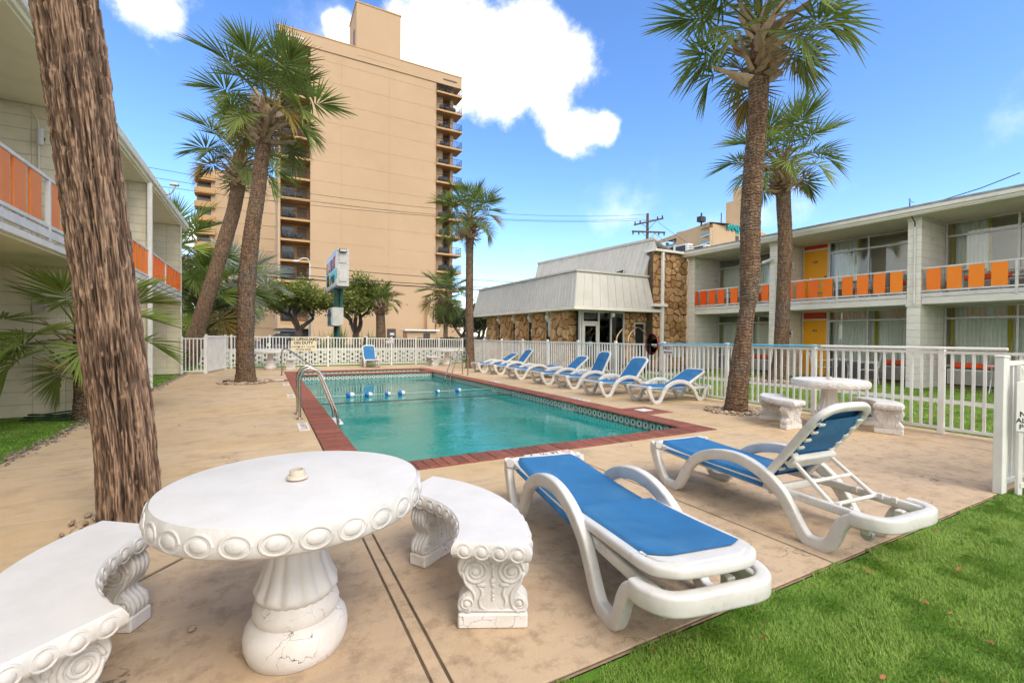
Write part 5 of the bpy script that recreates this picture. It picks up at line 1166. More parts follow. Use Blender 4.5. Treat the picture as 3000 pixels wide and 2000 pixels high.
def bench_leg(parent, M4, detail):
    """scrolled pedestal: local x across (width .32), y thickness, z up to .36"""
    q = MB().cbox(-.165,.165,-.062,.062,0,.072,.008); obj('leg_plinth', q.mesh('leg_plinth', K['cast_base'], True, 30), parent, mat4=M4)
    half = [(.150,.0725),(.162,.10),(.150,.135),(.118,.165),(.108,.19),(.125,.22),(.152,.25),(.163,.285),(.155,.32),(.14,.345),(.14,.365)]
    out = smooth_path([(x,z,0) for x,z in half],3); poly = [(p.x,p.y) for p in out]+[(-p.x,p.y) for p in out[::-1]]
    q = MB().prism(poly, lambda x,z:(x,-.052,z), lambda x,z:(x,.052,z)); leg = obj('leg', q.mesh('leg', K['cast_relief'], True, 35), parent, mat4=M4)
    if detail:
        r = MB()
        for yy, ny in ((-.052,-1),(.052,1)):
            o = Vector((0,yy,0))
            for s_ in (-1,1):
                spiral(r, o+Vector((s_*.085,0,.268)), (1,0,0), (0,0,1), .060, 2.3, .0105, s_, math.pi/2)
                r.ell(o+Vector((s_*.085,0,.268)), (.020,.012,.020), 10, 6)
                spiral(r, o+Vector((s_*.125,0,.115)), (1,0,0), (0,0,1), .036, 1.8, .009, -s_, -math.pi/2); r.ell(o+Vector((s_*.125,0,.115)), (.015,.012,.015), 8, 5)
                r.tube(smooth_path([o+Vector((s_*x,0,z)) for x,z in ((.142,.262),(.128,.215),(.098,.180),(.085,.15),(.092,.108),(.115,.085))],4), .0085, 6)
                r.tube(smooth_path([o+Vector((s_*x,0,z)) for x,z in ((.075,.20),(.055,.185),(.05,.16),(.062,.13),(.055,.10),(.035,.09))],4), [.004+.006*math.sin(math.pi*i/20) for i in range(21)], 6)
                r.ell(o+Vector((s_*.055,0,.205)), (.028,.010,.012), 8, 5)
                r.tube(smooth_path([o+Vector((s_*x,0,z)) for x,z in ((.02,.345),(.045,.335),(.085,.332),(.125,.315),(.146,.275))],4), .008, 6)
            for (z, a_, b_) in ((.322,.026,.014),(.298,.016,.018),(.262,.007,.024),(.225,.018,.016),(.205,.011,.014),(.175,.008,.009),(.155,.007,.009),(.137,.006,.008)): r.ell(o+Vector((0,0,z)), (a_,.011,b_), 8, 5)
            r.tube([o+Vector((-.15,0,.352)),o+Vector((.15,0,.352))], .008, 6); r.tube([o+Vector((-.15,0,.084)),o+Vector((.15,0,.084))], .007, 6)
        # ribbed ends
        for s_ in (-1,1):
            for yy in (-.036,-.012,.012,.036): r.tube(smooth_path([(s_*(x-.002),yy,z) for x,z in half[:-1]],3), .0105, 6)
        obj('leg_carving', r.mesh('leg_carving', K['cast_relief'], True), parent, mat4=M4)
def bench(label, centre, rin, rout, a0, a1, H=.435, detail=True):
    """curved bench around centre (x,y), angles in degrees"""
    t = thing('concrete_bench', label, 'bench', (centre[0],centre[1],0), 0, 'curved white concrete benches')
    A0, A1 = R_(a0), R_(a1); n = 28; e_ = .022; rm, rh = (rin+rout)/2, (rout-rin)/2
    def ring(off, z):   # outline inset by off
        pts = []
        da = off/rm
        for i in range(n+1): a = A0+da+(A1-A0-2*da)*i/n; pts.append((math.cos(a)*(rout-off), math.sin(a)*(rout-off), z))
        for i in range(n+1): a = A1-da-(A1-A0-2*da)*i/n; pts.append((math.cos(a)*(rin+off), math.sin(a)*(rin+off), z))
        return pts
    lv = [(.03,H-.082),(.008,H-.072),(0,H-.052),(.001,H-.030),(.010,H-.010),(.014,H-.006)]; k = 2*(n+1); m = MB(); vs = []
    for (o, z) in lv: vs += ring(o, z)
    fs = [(j*k+i, j*k+(i+1)%k, (j+1)*k+(i+1)%k, (j+1)*k+i) for j in range(len(lv)-1) for i in range(k)]
    # underside strip
    for i in range(n): fs.append((i, 2*n+1-i, 2*n-i, i+1))
    m.add(vs, fs).build('bench_rim', K['cast_relief'], t, smooth=True, ang=50)
    m = MB(); vs = ring(.014,H-.006)+ring(.018,H)+ring(.03,H+.001); fs = [(j*k+i, j*k+(i+1)%k, (j+1)*k+(i+1)%k, (j+1)*k+i) for j in range(2) for i in range(k)]
    for i in range(n): fs.append((2*k+i, 2*k+i+1, 2*k+2*n-i, 2*k+2*n+1-i))
    m.add(vs, fs).build('seat_top', K['cast_white'], t, smooth=True, ang=30)
    if detail:
        e = MB()
        for (r_, sg) in ((rout,1),(rin,-1)):
            ne = max(6, int(r_*(A1-A0)/.088)); egg_band(e, lambda s: ((math.cos(A0+(A1-A0)*s)*(r_-sg*.001), math.sin(A0+(A1-A0)*s)*(r_-sg*.001), H-.041), (sg*math.cos(A0+(A1-A0)*s), sg*math.sin(A0+(A1-A0)*s), .08)), None, ne, .078, r_*(A1-A0)/ne*.46)
        for (aa, sg) in ((A0,-1),(A1,1)):
            d = Vector((math.cos(aa),math.sin(aa),0)); o = Vector((-math.sin(aa),math.cos(aa),0))*sg; ne = 4; egg_band(e, lambda s: (d*(rin+.02+(rout-rin-.04)*s)-o*.001+Vector((0,0,H-.041)), o+Vector((0,0,.08))), None, ne, .078, (rout-rin-.04)/ne*.46)
        e.build('egg_moulding', K['cast_relief'], t, smooth=True, ang=None)
    for aa in (A0+(A1-A0)*.13, A0+(A1-A0)*.87):
        M4 = Matrix.Translation((math.cos(aa)*rm, math.sin(aa)*rm, 0)) @ Matrix.Rotation(aa, 4, 'Z'); bench_leg(t, M4, detail)
    return t
table('large round white concrete table in the foreground with an umbrella socket', (.125,2.235,0), 2, .54)
bench('curved white bench right of the foreground table, scrolled legs in full view', (.27,2.33), .60, .97, -37, 42)
bench('curved white bench cut off by the lower left corner', (.03,2.42), .60, .97, 141, 222)
table('round white concrete table by the side fence at right', (7.80,3.95,0), 2, .52)
bench('curved white bench left of the table by the side fence', (7.82,4.02), .58, .92, 103, 183)
bench('curved white bench right of the table by the side fence, behind the raised lounger', (7.80,3.97), .58, .92, 276, 352)
table('round white concrete table by the far fence at left', (.17,20.4,0), 1, .54)
bench('white concrete bench right of the far left table', (.17,20.3), .62, .95, -35, 30)
bench('white concrete bench left of the far left table, half behind the palm', (.17,20.3), .62, .95, 150, 215)
table('round white concrete table by the far right corner of the fence', (7.45,20.2,0), 1, .54)
bench('white concrete bench left of the far right table', (7.45,20.2), .62, .95, 150, 215)
# ------------------------------------------------------------------ pool rails and ladders
def rail_tube(parent, pts, r, k=6): return MB().tube(smooth_path(pts, k), r, 10).build('rail', K['steel'], parent, smooth=True, ang=None)
def flange(parent, p): MB().lathe([(.055,0),(.055,.010),(.03,.022),(.022,.022)], 16, p).build('flange', K['steel'], parent, smooth=True, ang=40)
PL = thing('pool_ladder', 'steel grab rail pool ladder on the left side of the pool', 'pool ladder')
for y in (8.75, 8.20):
    rail_tube(PL, [(.49,y,0),(.49,y,.25),(.49,y,.62),(.53,y,.76),(.62,y,.82),(.72,y,.80),(.82,y,.70),(1.0,y-.05,.22),(1.06,y-.06,.03),(1.08,y-.06,-.25),(1.08,y-.06,-1.0)], .024); flange(PL, (.49,y,.002))
for z in (-.10,-.34,-.6): MB().cbox(1.02,1.16,8.13,8.70,z-.035,z,.008).build('step', K['white_paint'], PL)
PR = thing('pool_ladder', 'steel pool ladder on the right side of the pool near the palm', 'pool ladder')
for y in (15.35, 14.85):
    rail_tube(PR, [(6.25,y,0),(6.25,y,.3),(6.24,y,.66),(6.17,y,.83),(6.04,y,.88),(5.92,y,.80),(5.72,y,.25),(5.62,y,-.05),(5.58,y,-.3),(5.58,y,-.9)], .022); flange(PR, (6.25,y,.002))
for z in (-.12,-.36): MB().cbox(5.50,5.62,14.86,15.34,z-.03,z,.006).build('step', K['steel'], PR)
HR = thing('pool_handrail', 'single bent steel handrail at the far left pool corner', 'handrail')
rail_tube(HR, [(.48,17.2,0),(.48,17.2,.35),(.48,17.2,.76),(.53,17.12,.88),(.66,16.95,.88),(1.0,16.5,.62),(1.5,15.72,.20),(1.62,15.5,.05),(1.64,15.45,-.12),(1.64,15.45,-.7)], .022); flange(HR, (.48,17.2,.002))
# ------------------------------------------------------------------ float line and dark floor-marking line
K['float_blue'] = mat('float_blue', (.03,.13,.55), rough=.35); K['rope_w'] = mat('rope_white', (.6,.62,.62), rough=.8)
FL = thing('float_line', 'rope of blue and white floats across the pool', 'float line')
MB().tube([(IX0+.02+t*(IX1-IX0-.04), 12.05-.15*t+.03*math.sin(9*t), -.142) for t in np.linspace(0,1,40)], .006, 5).build('rope', K['rope_w'], FL)
for (x, y, s_) in ((1.885,12.09,1.1),(2.315,11.98,1.0),(2.79,11.93,.8),(3.151,11.95,1.0),(4.117,11.90,.75),(4.723,11.90,.9)):
    hb = MB(); hw = MB(); pr_ = [(.001,0),(.035,.004),(.06,.03),(.068,.065),(.068,.105)]
    M4 = Matrix.Translation((x,y,-.135)) @ Matrix.Rotation(math.pi/2,4,'Y') @ Matrix.Scale(s_*.9,4)
    f = obj('float', None, FL, mat4=M4); 
    obj('float_half', MB().lathe([(r,z-.105) for r,z in pr_],16).mesh('float_half', K['float_blue'], True, 40), f); obj('float_half', MB().lathe([(r,.105-z) for r,z in pr_[::-1]],16).mesh('float_half', K['white_paint'], True, 40), f)
tag(MB().tube([(IX0+.01+t*(IX1-IX0-.02), 10.72-.22*t-.10*math.sin(math.pi*t)*0+.04*math.exp(-t*9), -.139) for t in np.linspace(0,1,30)], .011, 6).build('floor_marking', K['black']), 'thin black pool-floor marking across the pool, laid at water level', 'rope')  # tube at water level standing in for the black line on the pool floor
# ------------------------------------------------------------------ leaf net laid along the fence
NP = thing('pool_net', 'pool leaf net with black mesh on a long blue and white pole along the fence', 'pool net')
MB().tube([(8.57,8.25,1.22),(8.60,6.3,1.235)], .016, 8).build('pole', K['float_l'] if 'float_l' in K else mat('pole_blue', (.16,.52,.72), rough=.4), NP, smooth=True)
MB().tube([(8.60,6.3,1.235),(8.60,4.5,1.245)], .018, 8).build('pole', mat('pole_blue2', (.12,.50,.70), rough=.4), NP, smooth=True); MB().tube([(8.60,4.5,1.245),(8.60,2.2,1.255)], .021, 8).build('pole', K['fence_white'], NP, smooth=True)
hp = [(8.56+.02*math.sin(a_), 8.47+.20*math.cos(a_), 1.20+.27*math.sin(a_)) for a_ in np.linspace(0,2*math.pi,25)]
MB().tube(hp, .009, 7, False).build('hoop', mat('hoop_red', (.35,.03,.05), rough=.5), NP, smooth=True)
P = np.zeros((9,25,3))
for i in range(9):
    u = i/8
    for j, p in enumerate(hp): P[i,j] = (p[0]-.02+.13*math.sin(u*math.pi/2), 8.47+(p[1]-8.47)*math.cos(u*1.45), 1.20-.06*u+(p[2]-1.20)*math.cos(u*1.45))
K['netting'] = glassmat('netting', (.10,.10,.10), rough=.6, ior=1.02); MB().grid(P).build('net', K['netting'], NP, smooth=True, ang=None)
P2 = P[5:].copy(); P2[:,:,0] += .006; MB().grid(P2).build('caught_leaves', mat('net_debris', (.03,.02,.015), rough=.9), NP)
# ------------------------------------------------------------------ patio sets in front of the rooms
K['patio_white'] = mat('patio_white', (.72,.71,.69), rough=.45)
def patio_table(label, loc, rot, group):
    t = thing('patio_table', label, 'table', loc, rot, group)
    MB().lathe([(.29,.69),(.305,.70),(.305,.715),(.29,.722),(.001,.722)], 24, cap=False).build('table_top', K['patio_white'], t, smooth=True, ang=40)
    for s_ in (-1,1):
        for k in (-1,1): MB().tube([(k*.26,s_*.18,0),(-k*.24,s_*.14,.69)], .011, 6).build('leg', K['patio_white'], t)
        MB().tube([(-.2,s_*.17,.15),(.2,s_*.17,.15)], .009, 5).build('brace', K['patio_white'], t)
    return t
def patio_chair(label, loc, rot, group):
    """faces local +X"""
    t = thing('patio_chair', label, 'chair', loc, rot, group)
    for s_ in (-.25,.25):
        MB().tube(smooth_path([(.24,s_,0),(.24,s_,.40),(.24,s_,.58),(.18,s_,.64),(-.1,s_,.64),(-.22,s_,.60)],4), .013, 7).build('arm_leg', K['patio_white'], t, smooth=True)
        MB().tube(smooth_path([(-.26,s_,0),(-.22,s_,.40),(-.26,s_,.66),(-.32,s_,.92)],4), .013, 7).build('back_leg', K['patio_white'], t, smooth=True)
    MB().cbox(-.23,.25,-.24,.24,.40,.42,.006).build('seat', K['patio_sling'], t)
    q = MB(); q.add([(-.24,-.24,.48),(-.24,.24,.48),(-.31,.24,.90),(-.31,-.24,.90),(-.255,-.24,.48),(-.255,.24,.48),(-.325,.24,.90),(-.325,-.24,.90)], [(0,1,2,3),(7,6,5,4),(0,4,5,1),(2,6,7,3),(1,5,6,2),(0,3,7,4)]); q.build('backrest', K['patio_sling'], t)
    return t
K['patio_sling'] = mat('patio_sling', (.70,.64,.58), rough=.8)
gz0, gz1 = -.005, 2.528
gA, gB = 'patio tables outside the rooms', 'patio chairs outside the rooms'
patio_table('white folding table beside the yellow ground floor door', (16.75,8.10,gz0), .3, gA); patio_chair('white chair left of the folding table by the ground floor door', (16.8,8.75,gz0), -1.4, gB); patio_chair('white chair right of the folding table on the ground floor', (16.7,7.25,gz0), 1.7, gB)
patio_table('white folding table at the right edge of the ground floor', (16.5,4.35,gz0), .2, gA); patio_chair('white chair at the right edge of the ground floor', (16.9,3.6,gz0), 1.8, gB)
patio_table('white folding table on the balcony below the upper yellow door', (16.8,7.95,gz1), .5, gA); patio_chair('white chair on the balcony right of the upper folding table', (16.8,7.2,gz1), 1.7, gB); patio_chair('white chair on the balcony in front of the upper yellow door', (16.75,8.72,gz1), -1.3, gB)
patio_table('white folding table on the nearest right balcony', (16.7,5.0,gz1), .2, gA); patio_chair('white chair on the nearest right balcony', (16.8,4.2,gz1), 1.7, gB)
patio_table('white folding table on the farthest right balcony', (16.8,12.3,gz1), .4, gA); patio_chair('white chair on the farthest right balcony', (16.8,11.5,gz1), 1.7, gB)
patio_table('white folding table at the far end of the right ground floor', (16.7,12.1,gz0), .4, gA)
patio_chair('white chair on the left wing balcony behind the first panels', (-3.2,8.9,2.60), 0, gB)
# ------------------------------------------------------------------ car with roof box
K['car_paint'] = mat('car_paint', (.03,.035,.045), rough=.25, coat=.6); K['car_glass'] = mat('car_glass', (.03,.035,.04), rough=.05, spec=.9)
CR = thing('parked_car', 'dark minivan with black roof box parked beyond the far fence', 'car', (1.75,56,-.05), R_(4))
def body_sec(z0, z1): return None
side = [(-2.35,.35),(-2.4,.7),(-2.25,.95),(-1.35,1.08),(-.75,1.55),(1.75,1.62),(2.2,1.25),(2.42,.95),(2.42,.4)]
MB().prism([(x,z) for x,z in side], lambda x,z:(x,-.88,z), lambda x,z:(x,.88,z)).build('body', K['car_paint'], CR, smooth=True, ang=30)
for s_ in (-.887,.887):
    for poly in ([(-1.2,1.08),(-.72,1.48),(-.1,1.50),(-.1,1.08)],[(0,1.08),(0,1.50),(.95,1.52),(.95,1.08)],[(1.05,1.08),(1.05,1.52),(1.68,1.52),(2.05,1.15)]):
        MB().prism(poly, lambda x,z:(x,s_-.004,z), lambda x,z:(x,s_+.004,z)).build('window', K['car_glass'], CR)
    for x in (-1.5,1.5):
        w_ = MB().tube([(x,s_-.1,.33),(x,s_+.02,.33)], .33, 18).build('wheel', K['black'], CR); MB().tube([(x,s_+(.021 if s_ > 0 else -.101),.33),(x,s_+(.03 if s_ > 0 else -.11),.33)], .2, 12).build('rim', K['alu'], w_)
    MB().box(.2,.4,s_-.012,s_+.012,.95,.98).build('handle', K['alu'], CR)
for y in (-.6,.6): MB().tube([(-.5,y,1.66),(1.6,y,1.69)], .025, 6).build('roof_rail', K['black'], CR)
for x in (-.05,.85): MB().box(x-.03,x+.03,-.66,.66,1.70,1.74).build('cross_bar', K['black'], CR)
q = MB(); pts = [(-1.0,.2),(-.75,.36),(.3,.42),(1.25,.36),(1.45,.16),(1.35,.05),(.9,0),(-.6,0),(-.95,.08)]
q.prism(pts, lambda x,z:(x,-.38,1.76+z*.9), lambda x,z:(x,.38,1.76+z*.9)); q.build('roof_box', mat('roof_box', (.025,.025,.028), rough=.3, coat=.3), CR, smooth=True, ang=30)
q = MB(); q.tube([(-.98,-.385,1.86),(1.4,-.385,1.85)], .012, 5); q.build('roof_box_trim', K['alu'], CR)
MB().box(-2.42,-2.38,-.7,-.45,.68,.82).build('headlight', K['alu'], CR); MB().box(-2.42,-2.38,.45,.7,.68,.82).build('headlight', K['alu'], CR)
# pale parked truck body and motorcycle-like clutter are hidden mostly: one white utility trailer
TR = thing('box_trailer', 'low white trailer glimpsed behind the leaning palm', 'trailer', (-2.2,33,-.05)); MB().cbox(-1.0,1.0,-.8,.8,.45,1.75,.04).build('body', K['white_paint'], TR)
for x in (-.5,.5): MB().tube([(x,-.85,.3),(x,-.7,.3)], .3, 14).build('wheel', K['black'], TR)
MC = thing('motorcycle', 'dark motorcycle parked beyond the far fence at left', 'motorcycle', (-2.55,26.2,-.05), R_(8))
for x in (-.68,.70):
    MB().tube([(x+.31*math.cos(a_),0,.32+.31*math.sin(a_)) for a_ in np.linspace(0,2*math.pi,19)], .055, 7, False).build('wheel', K['black'], MC)
MB().tube(smooth_path([(-.45,0,.75),(-.1,0,.86),(.25,0,.92),(.45,0,.80)],4), [.12+.05*math.sin(i/12*math.pi) for i in range(13)], 8).build('tank', mat('mc_red', (.2,.03,.02), rough=.3), MC); MB().cbox(-.75,-.05,-.13,.13,.70,.80,.04).build('seat', K['black'], MC); MB().cbox(-.25,.3,-.16,.16,.28,.66,.05).build('engine', K['alu'], MC)
MB().tube([(.72,.0,.33),(.48,0,1.0),(.40,0,1.08)], .03, 6).build('fork', K['steel'], MC); MB().tube([(.36,-.35,1.10),(.42,0,1.06),(.36,.35,1.10)], .018, 6).build('handlebar', K['black'], MC)
# ------------------------------------------------------------------ palms
def leafmat(name, c, c2, tr=.25, rand=.25, tip=None):
    m = mat(name, c, c2, 2.5, rough=.5, spec=.35, rand=rand, coord='obj'); nt = m.node_tree; N, L = nt.nodes, nt.links; b = N['Principled BSDF']; out = [n for n in N if n.type == 'OUTPUT_MATERIAL'][0]
    if tip:
        at = N.new('ShaderNodeAttribute'); at.attribute_name = 'tip'; mx = N.new('ShaderNodeMix'); mx.data_type = 'RGBA'; L.new(at.outputs['Fac'], mx.inputs['Factor'])
        src = b.inputs['Base Color'].links[0].from_socket; L.new(src, mx.inputs['A']); mx.inputs['B'].default_value = (*tip, 1); L.new(mx.outputs['Result'], b.inputs['Base Color'])
    t = N.new('ShaderNodeBsdfTranslucent'); src = b.inputs['Base Color'].links[0].from_socket; L.new(src, t.inputs[0]); ms = N.new('ShaderNodeMixShader'); ms.inputs[0].default_value = tr
    L.new(b.outputs[0], ms.inputs[1]); L.new(t.outputs[0], ms.inputs[2]); L.new(ms.outputs[0], out.inputs[0]); return m
K['frond'] = leafmat('frond', (.125,.18,.035), (.20,.26,.065), .36, .28, (.24,.20,.05))
K['frond_old'] = leafmat('frond_old', (.20,.17,.04), (.30,.19,.04), .25, .2, (.34,.17,.04))
K['frond_silver'] = leafmat('frond_silver', (.42,.48,.35), (.48,.54,.41), .2, .2, (.36,.34,.20))
K['frond_light'] = leafmat('frond_light', (.19,.27,.05), (.26,.33,.07), .35, .2, (.26,.20,.05))
K['frond_dead'] = mat('frond_dead', (.30,.17,.085), (.20,.11,.055), 6, rough=.85, rand=.2, coord='obj')
K['boot'] = mat('boot', (.52,.38,.26), (.38,.25,.155), 5, rough=.8, rand=.3, coord='obj', bump=.3, bscale=30, c3=(.16,.10,.06), s3=9, lo3=.6, hi3=.75)
def frond_mesh(name, m, Lp, Lb, droop, seed, nseg=46, spread=145, wid=.050, petr=.017, pinnate=False):
    """fan leaf: petiole from origin along +X, arching down by droop; blade of split segments"""
    rs = np.random.RandomState(seed); vs, fs, tip = [], [], []
    def addtube(pts, rad):
        q = MB().tube(pts, rad, 5, False); b = len(vs); vs.extend(q.v); fs.extend([tuple(i+b for i in f) for f in q.f]); tip.extend([.25]*len(q.v))
    n = 9; pts = []; p = Vector((0,0,0)); ang = 0.0
    for i in range(n): pts.append(p.copy()); ang -= droop*.35/n; p = p+Vector((math.cos(ang),0,math.sin(ang)))*(Lp/(n-1))
    addtube(pts, [petr*(1.6-1.0*i/(n-1)) for i in range(n)])
    hub = pts[-1]; fx_ = Vector((math.cos(ang),0,math.sin(ang))); up = Vector((-math.sin(ang),0,math.cos(ang))); sd = Vector((0,1,0))
    cl = Lb*.42; cps = []; a2 = ang; p = hub.copy()
    for i in range(9): cps.append((p.copy(), a2)); a2 -= droop*.9/9; p = p+Vector((math.cos(a2),0,math.sin(a2)))*(cl/8)
    for k in range(nseg):
        t = (k+.5)/nseg*2-1; phi = R_(spread)*t; side = 1 if t > 0 else -1; ci = int(round((1-abs(t)**.8)*8)); cp, ca = cps[ci]
        f0 = Vector((math.cos(ca),0,math.sin(ca))); u_ = Vector((-math.sin(ca),0,math.cos(ca)))
        phe = phi*(.50+.5*abs(t)); d = (f0*math.cos(phe)+sd*math.sin(phe)).normalized(); d = (d+u_*(.28*abs(math.sin(phe))+rs.uniform(-.05,.05))).normalized()
        ln = Lb*(.70+.32*math.cos(phi*.62))*rs.uniform(.9,1.06)-cl*(1-abs(t))*.35; side_v = d.cross(u_).normalized(); nrm = side_v.cross(d)
        tw = .5*(1 if k % 2 else -1); across = (side_v*math.cos(tw)+nrm*math.sin(tw)); q = cp.copy(); dd = d.copy(); b = len(vs); stn = 7; dr = rs.uniform(.5,1.5)*droop
        for i in range(stn):
            u = i/(stn-1); w = wid*Lb*(.30+1.65*u if u < .42 else .99*(1-((u-.42)/.58)**1.1)+.012)
            vs.append(tuple(q-across*w/2)); vs.append(tuple(q+across*w/2)); tip.extend([max(0,(u-.72)/.28)*rs.uniform(.3,1.0)]*2)
            g_ = .01+.22*dr*max(0,u-.45)**1.2+.02*dr; dd = (dd+Vector((0,0,-g_))).normalized(); q = q+dd*(ln/(stn-1))
        for i in range(stn-1): fs.append((b+2*i,b+2*i+1,b+2*i+3,b+2*i+2))
    me = bpy.data.meshes.new(name); me.from_pydata(vs, [], fs); me.update(); me.materials.append(m)
    at = me.attributes.new('tip', 'FLOAT', 'POINT'); at.data.foreach_set('value', np.array(tip, dtype=np.float32)); return me
FR = {}
for nm, key in (('frond','g'),('frond_old','o'),('frond_silver','s'),('frond_light','l')):
    FR[key] = [[frond_mesh('frond', K[nm], 1.05*lp, 1.0*lb, dr, sd) for sd in (s0, s0+1, s0+2)] for (lp, lb, dr, s0) in ((.72,.98,.30,10),(.90,1.04,.60,20),(.92,1.04,1.05,30))]
boot_m = []
for s_ in range(4):
    rs = random.Random(s_); L_ = rs.uniform(.40,.62); q = MB(); st = []
    for i in range(5):
        u = i/4; w = .075*(1-u)**.8+.026; x = L_*u; z = .10*u*u*rs.uniform(.5,1.4); th = .022*(1-.6*u); st.append([(x,-w,z),(x,0,z-th),(x,w,z),(x,0,z+th*.8)])
    vs = [p for s in st for p in s]; fs = [(i*4+k,i*4+(k+1)%4,(i+1)*4+(k+1)%4,(i+1)*4+k) for i in range(4) for k in range(4)]+[(0,1,2,3),(19,18,17,16)]
    boot_m.append(q.add(vs, fs).mesh('leaf_stub', K['boot'], True, 40))
def fx_trunk(nt, vec, cur, h, mixc, mr, noise):
    N, L = nt.nodes, nt.links
    sp = N.new('ShaderNodeSeparateXYZ'); L.new(vec, sp.inputs[0])
    w = N.new('ShaderNodeTexWave'); w.wave_type = 'BANDS'; w.bands_direction = 'Z'; w.inputs['Scale'].default_value = 6.0; w.inputs['Distortion'].default_value = 9; w.inputs['Detail'].default_value = 4; w.inputs['Detail Scale'].default_value = 2.2; L.new(vec, w.inputs['Vector'])
    mp = N.new('ShaderNodeMapping'); mp.inputs['Scale'].default_value = (26,26,7); L.new(vec, mp.inputs[0]); n = N.new('ShaderNodeTexNoise'); n.inputs['Scale'].default_value = 1; n.inputs['Detail'].default_value = 5; L.new(mp.outputs[0], n.inputs['Vector'])
    cur = mixc(mr(w.outputs['Fac'], .12, .42, .8, 0), cur, (.075,.045,.028)); cur = mixc(mr(n.outputs['Fac'], .5, .72, 0, .55), cur, (.40,.27,.175)); cur = mixc(mr(n.outputs['Fac'], .5, .34, 0, .65), cur, (.09,.055,.036))
    a = N.new('ShaderNodeMath'); a.operation = 'MULTIPLY_ADD'; L.new(w.outputs['Fac'], a.inputs[0]); a.inputs[1].default_value = 1.0; L.new(n.outputs['Fac'], a.inputs[2]); return cur, a.outputs[0]
K['trunk'] = mat('palm_trunk', (.235,.15,.095), (.20,.125,.08), 3, rough=.9, bump=.9, bdist=.02, bscale=10, spec=.15, fx=fx_trunk, c3=(.19,.16,.13), s3=1.2, lo3=.5, hi3=.7)
def fx_fibre(nt, vec, cur, h, mixc, mr, noise):
    N, L = nt.nodes, nt.links
    mp = N.new('ShaderNodeMapping'); mp.inputs['Scale'].default_value = (44,44,5); L.new(vec, mp.inputs[0]); n = N.new('ShaderNodeTexNoise'); n.inputs['Scale'].default_value = 1; n.inputs['Detail'].default_value = 6; n.inputs['Distortion'].default_value = .8; L.new(mp.outputs[0], n.inputs['Vector'])
    mp2 = N.new('ShaderNodeMapping'); mp2.inputs['Scale'].default_value = (28,28,10); L.new(vec, mp2.inputs[0]); n2 = N.new('ShaderNodeTexNoise'); n2.inputs['Scale'].default_value = 1; n2.inputs['Detail'].default_value = 3; L.new(mp2.outputs[0], n2.inputs['Vector'])
    at = N.new('ShaderNodeAttribute'); at.attribute_name = 'ridge'
    cur = mixc(mr(at.outputs['Fac'], .50, .78, 0, .85), cur, (.42,.28,.19)); cur = mixc(mr(at.outputs['Fac'], .46, .26, 0, .97), cur, (.03,.02,.015))
    cur = mixc(mr(n2.outputs['Fac'], .60, .70, 0, .75), cur, (.47,.30,.195)); cur = mixc(mr(n.outputs['Fac'], .48, .34, 0, .8), cur, (.065,.042,.03)); cur = mixc(mr(n.outputs['Fac'], .56, .68, 0, .4), cur, (.36,.25,.18))
    return cur, n.outputs['Fac']
K['fibre'] = mat('fibrous_bark', (.145,.09,.06), (.115,.074,.052), 2.5, rough=.9, bump=.9, bdist=.012, bscale=10, spec=.15, fx=fx_fibre)
def trunk_mesh(path, rads, na, nl, seed, fine=False, m=None):
    pts = smooth_path(path, 10); L_ = [0]
    for a, b_ in zip(pts[:-1], pts[1:]): L_.append(L_[-1]+(b_-a).length)
    s = np.linspace(0, L_[-1], nl); P = np.array([[np.interp(t, L_, [p[k] for p in pts]) for k in range(3)] for t in s]); rad = np.interp(s/L_[-1], [r[0] for r in rads], [r[1] for r in rads])
    th = np.linspace(0, 2*np.pi, na, endpoint=False); A, Z = np.meshgrid(th, s); u = A/(2*np.pi)
    rs = np.random.RandomState(seed)
    if not fine:
        rings = (Z*9.5+.6*vnoise(u*8,Z*2,seed,8)) % 1.0; disp = .045*(rings-.5)+.05*(vnoise(u*22,Z*16,seed+1,22)-.5)+.10*(vnoise(u*5,Z*1.1,seed+2,5)-.5); ridge = rings
    else:
        wv = vnoise(u*10,Z*1.6,seed,10)*1.2; f1 = vnoise((u*78+wv*1.8) % 78, Z*6.0+6*vnoise(u*78,Z*.3,seed+3,78), seed+1, 78); f2 = vnoise((u*160+wv*3) % 160, Z*18, seed+2, 160); f3 = vnoise(u*7,Z*.9,seed+4,7); f4 = (Z*7.0+.8*vnoise(u*12,Z*3,seed+6,12)) % 1.0
        crack = np.clip((.30-f1)/.30,0,1); hi_ = np.clip((Z-1.6)/1.2,0,1)
        disp = .10*(f1-.5)+.075*(f2-.5)+.07*(f3-.5)-.09*crack+(.008+hi_*.03)*(f4-.5); ridge = np.clip(f1*.62+f2*.38,0,1)
    T = np.gradient(P, axis=0); T /= np.linalg.norm(T,axis=1)[:,None]; X = np.cross(np.array([[0,1.0,0]]), T); X /= np.linalg.norm(X,axis=1)[:,None]; Y = np.cross(T, X)
    rr = rad[:,None]*(1+disp); V = P[:,None,:]+X[:,None,:]*(rr*np.cos(A))[:,:,None]+Y[:,None,:]*(rr*np.sin(A))[:,:,None]
    idx_ = np.arange(nl*na).reshape(nl,na); q = np.stack([idx_[:-1],np.roll(idx_[:-1],-1,1),np.roll(idx_[1:],-1,1),idx_[1:]],-1).reshape(-1,4)
    me = bpy.data.meshes.new('trunk'); me.from_pydata(V.reshape(-1,3).tolist(), [], q.tolist()); me.update(); me.polygons.foreach_set('use_smooth', [True]*len(me.polygons)); me.materials.append(m or K['trunk'])
    at = me.attributes.new('ridge', 'FLOAT', 'POINT'); at.data.foreach_set('value', ridge.reshape(-1).astype(np.float32)); return me, Vector(P[-1]), Vector(T[-1]), rad[-1]
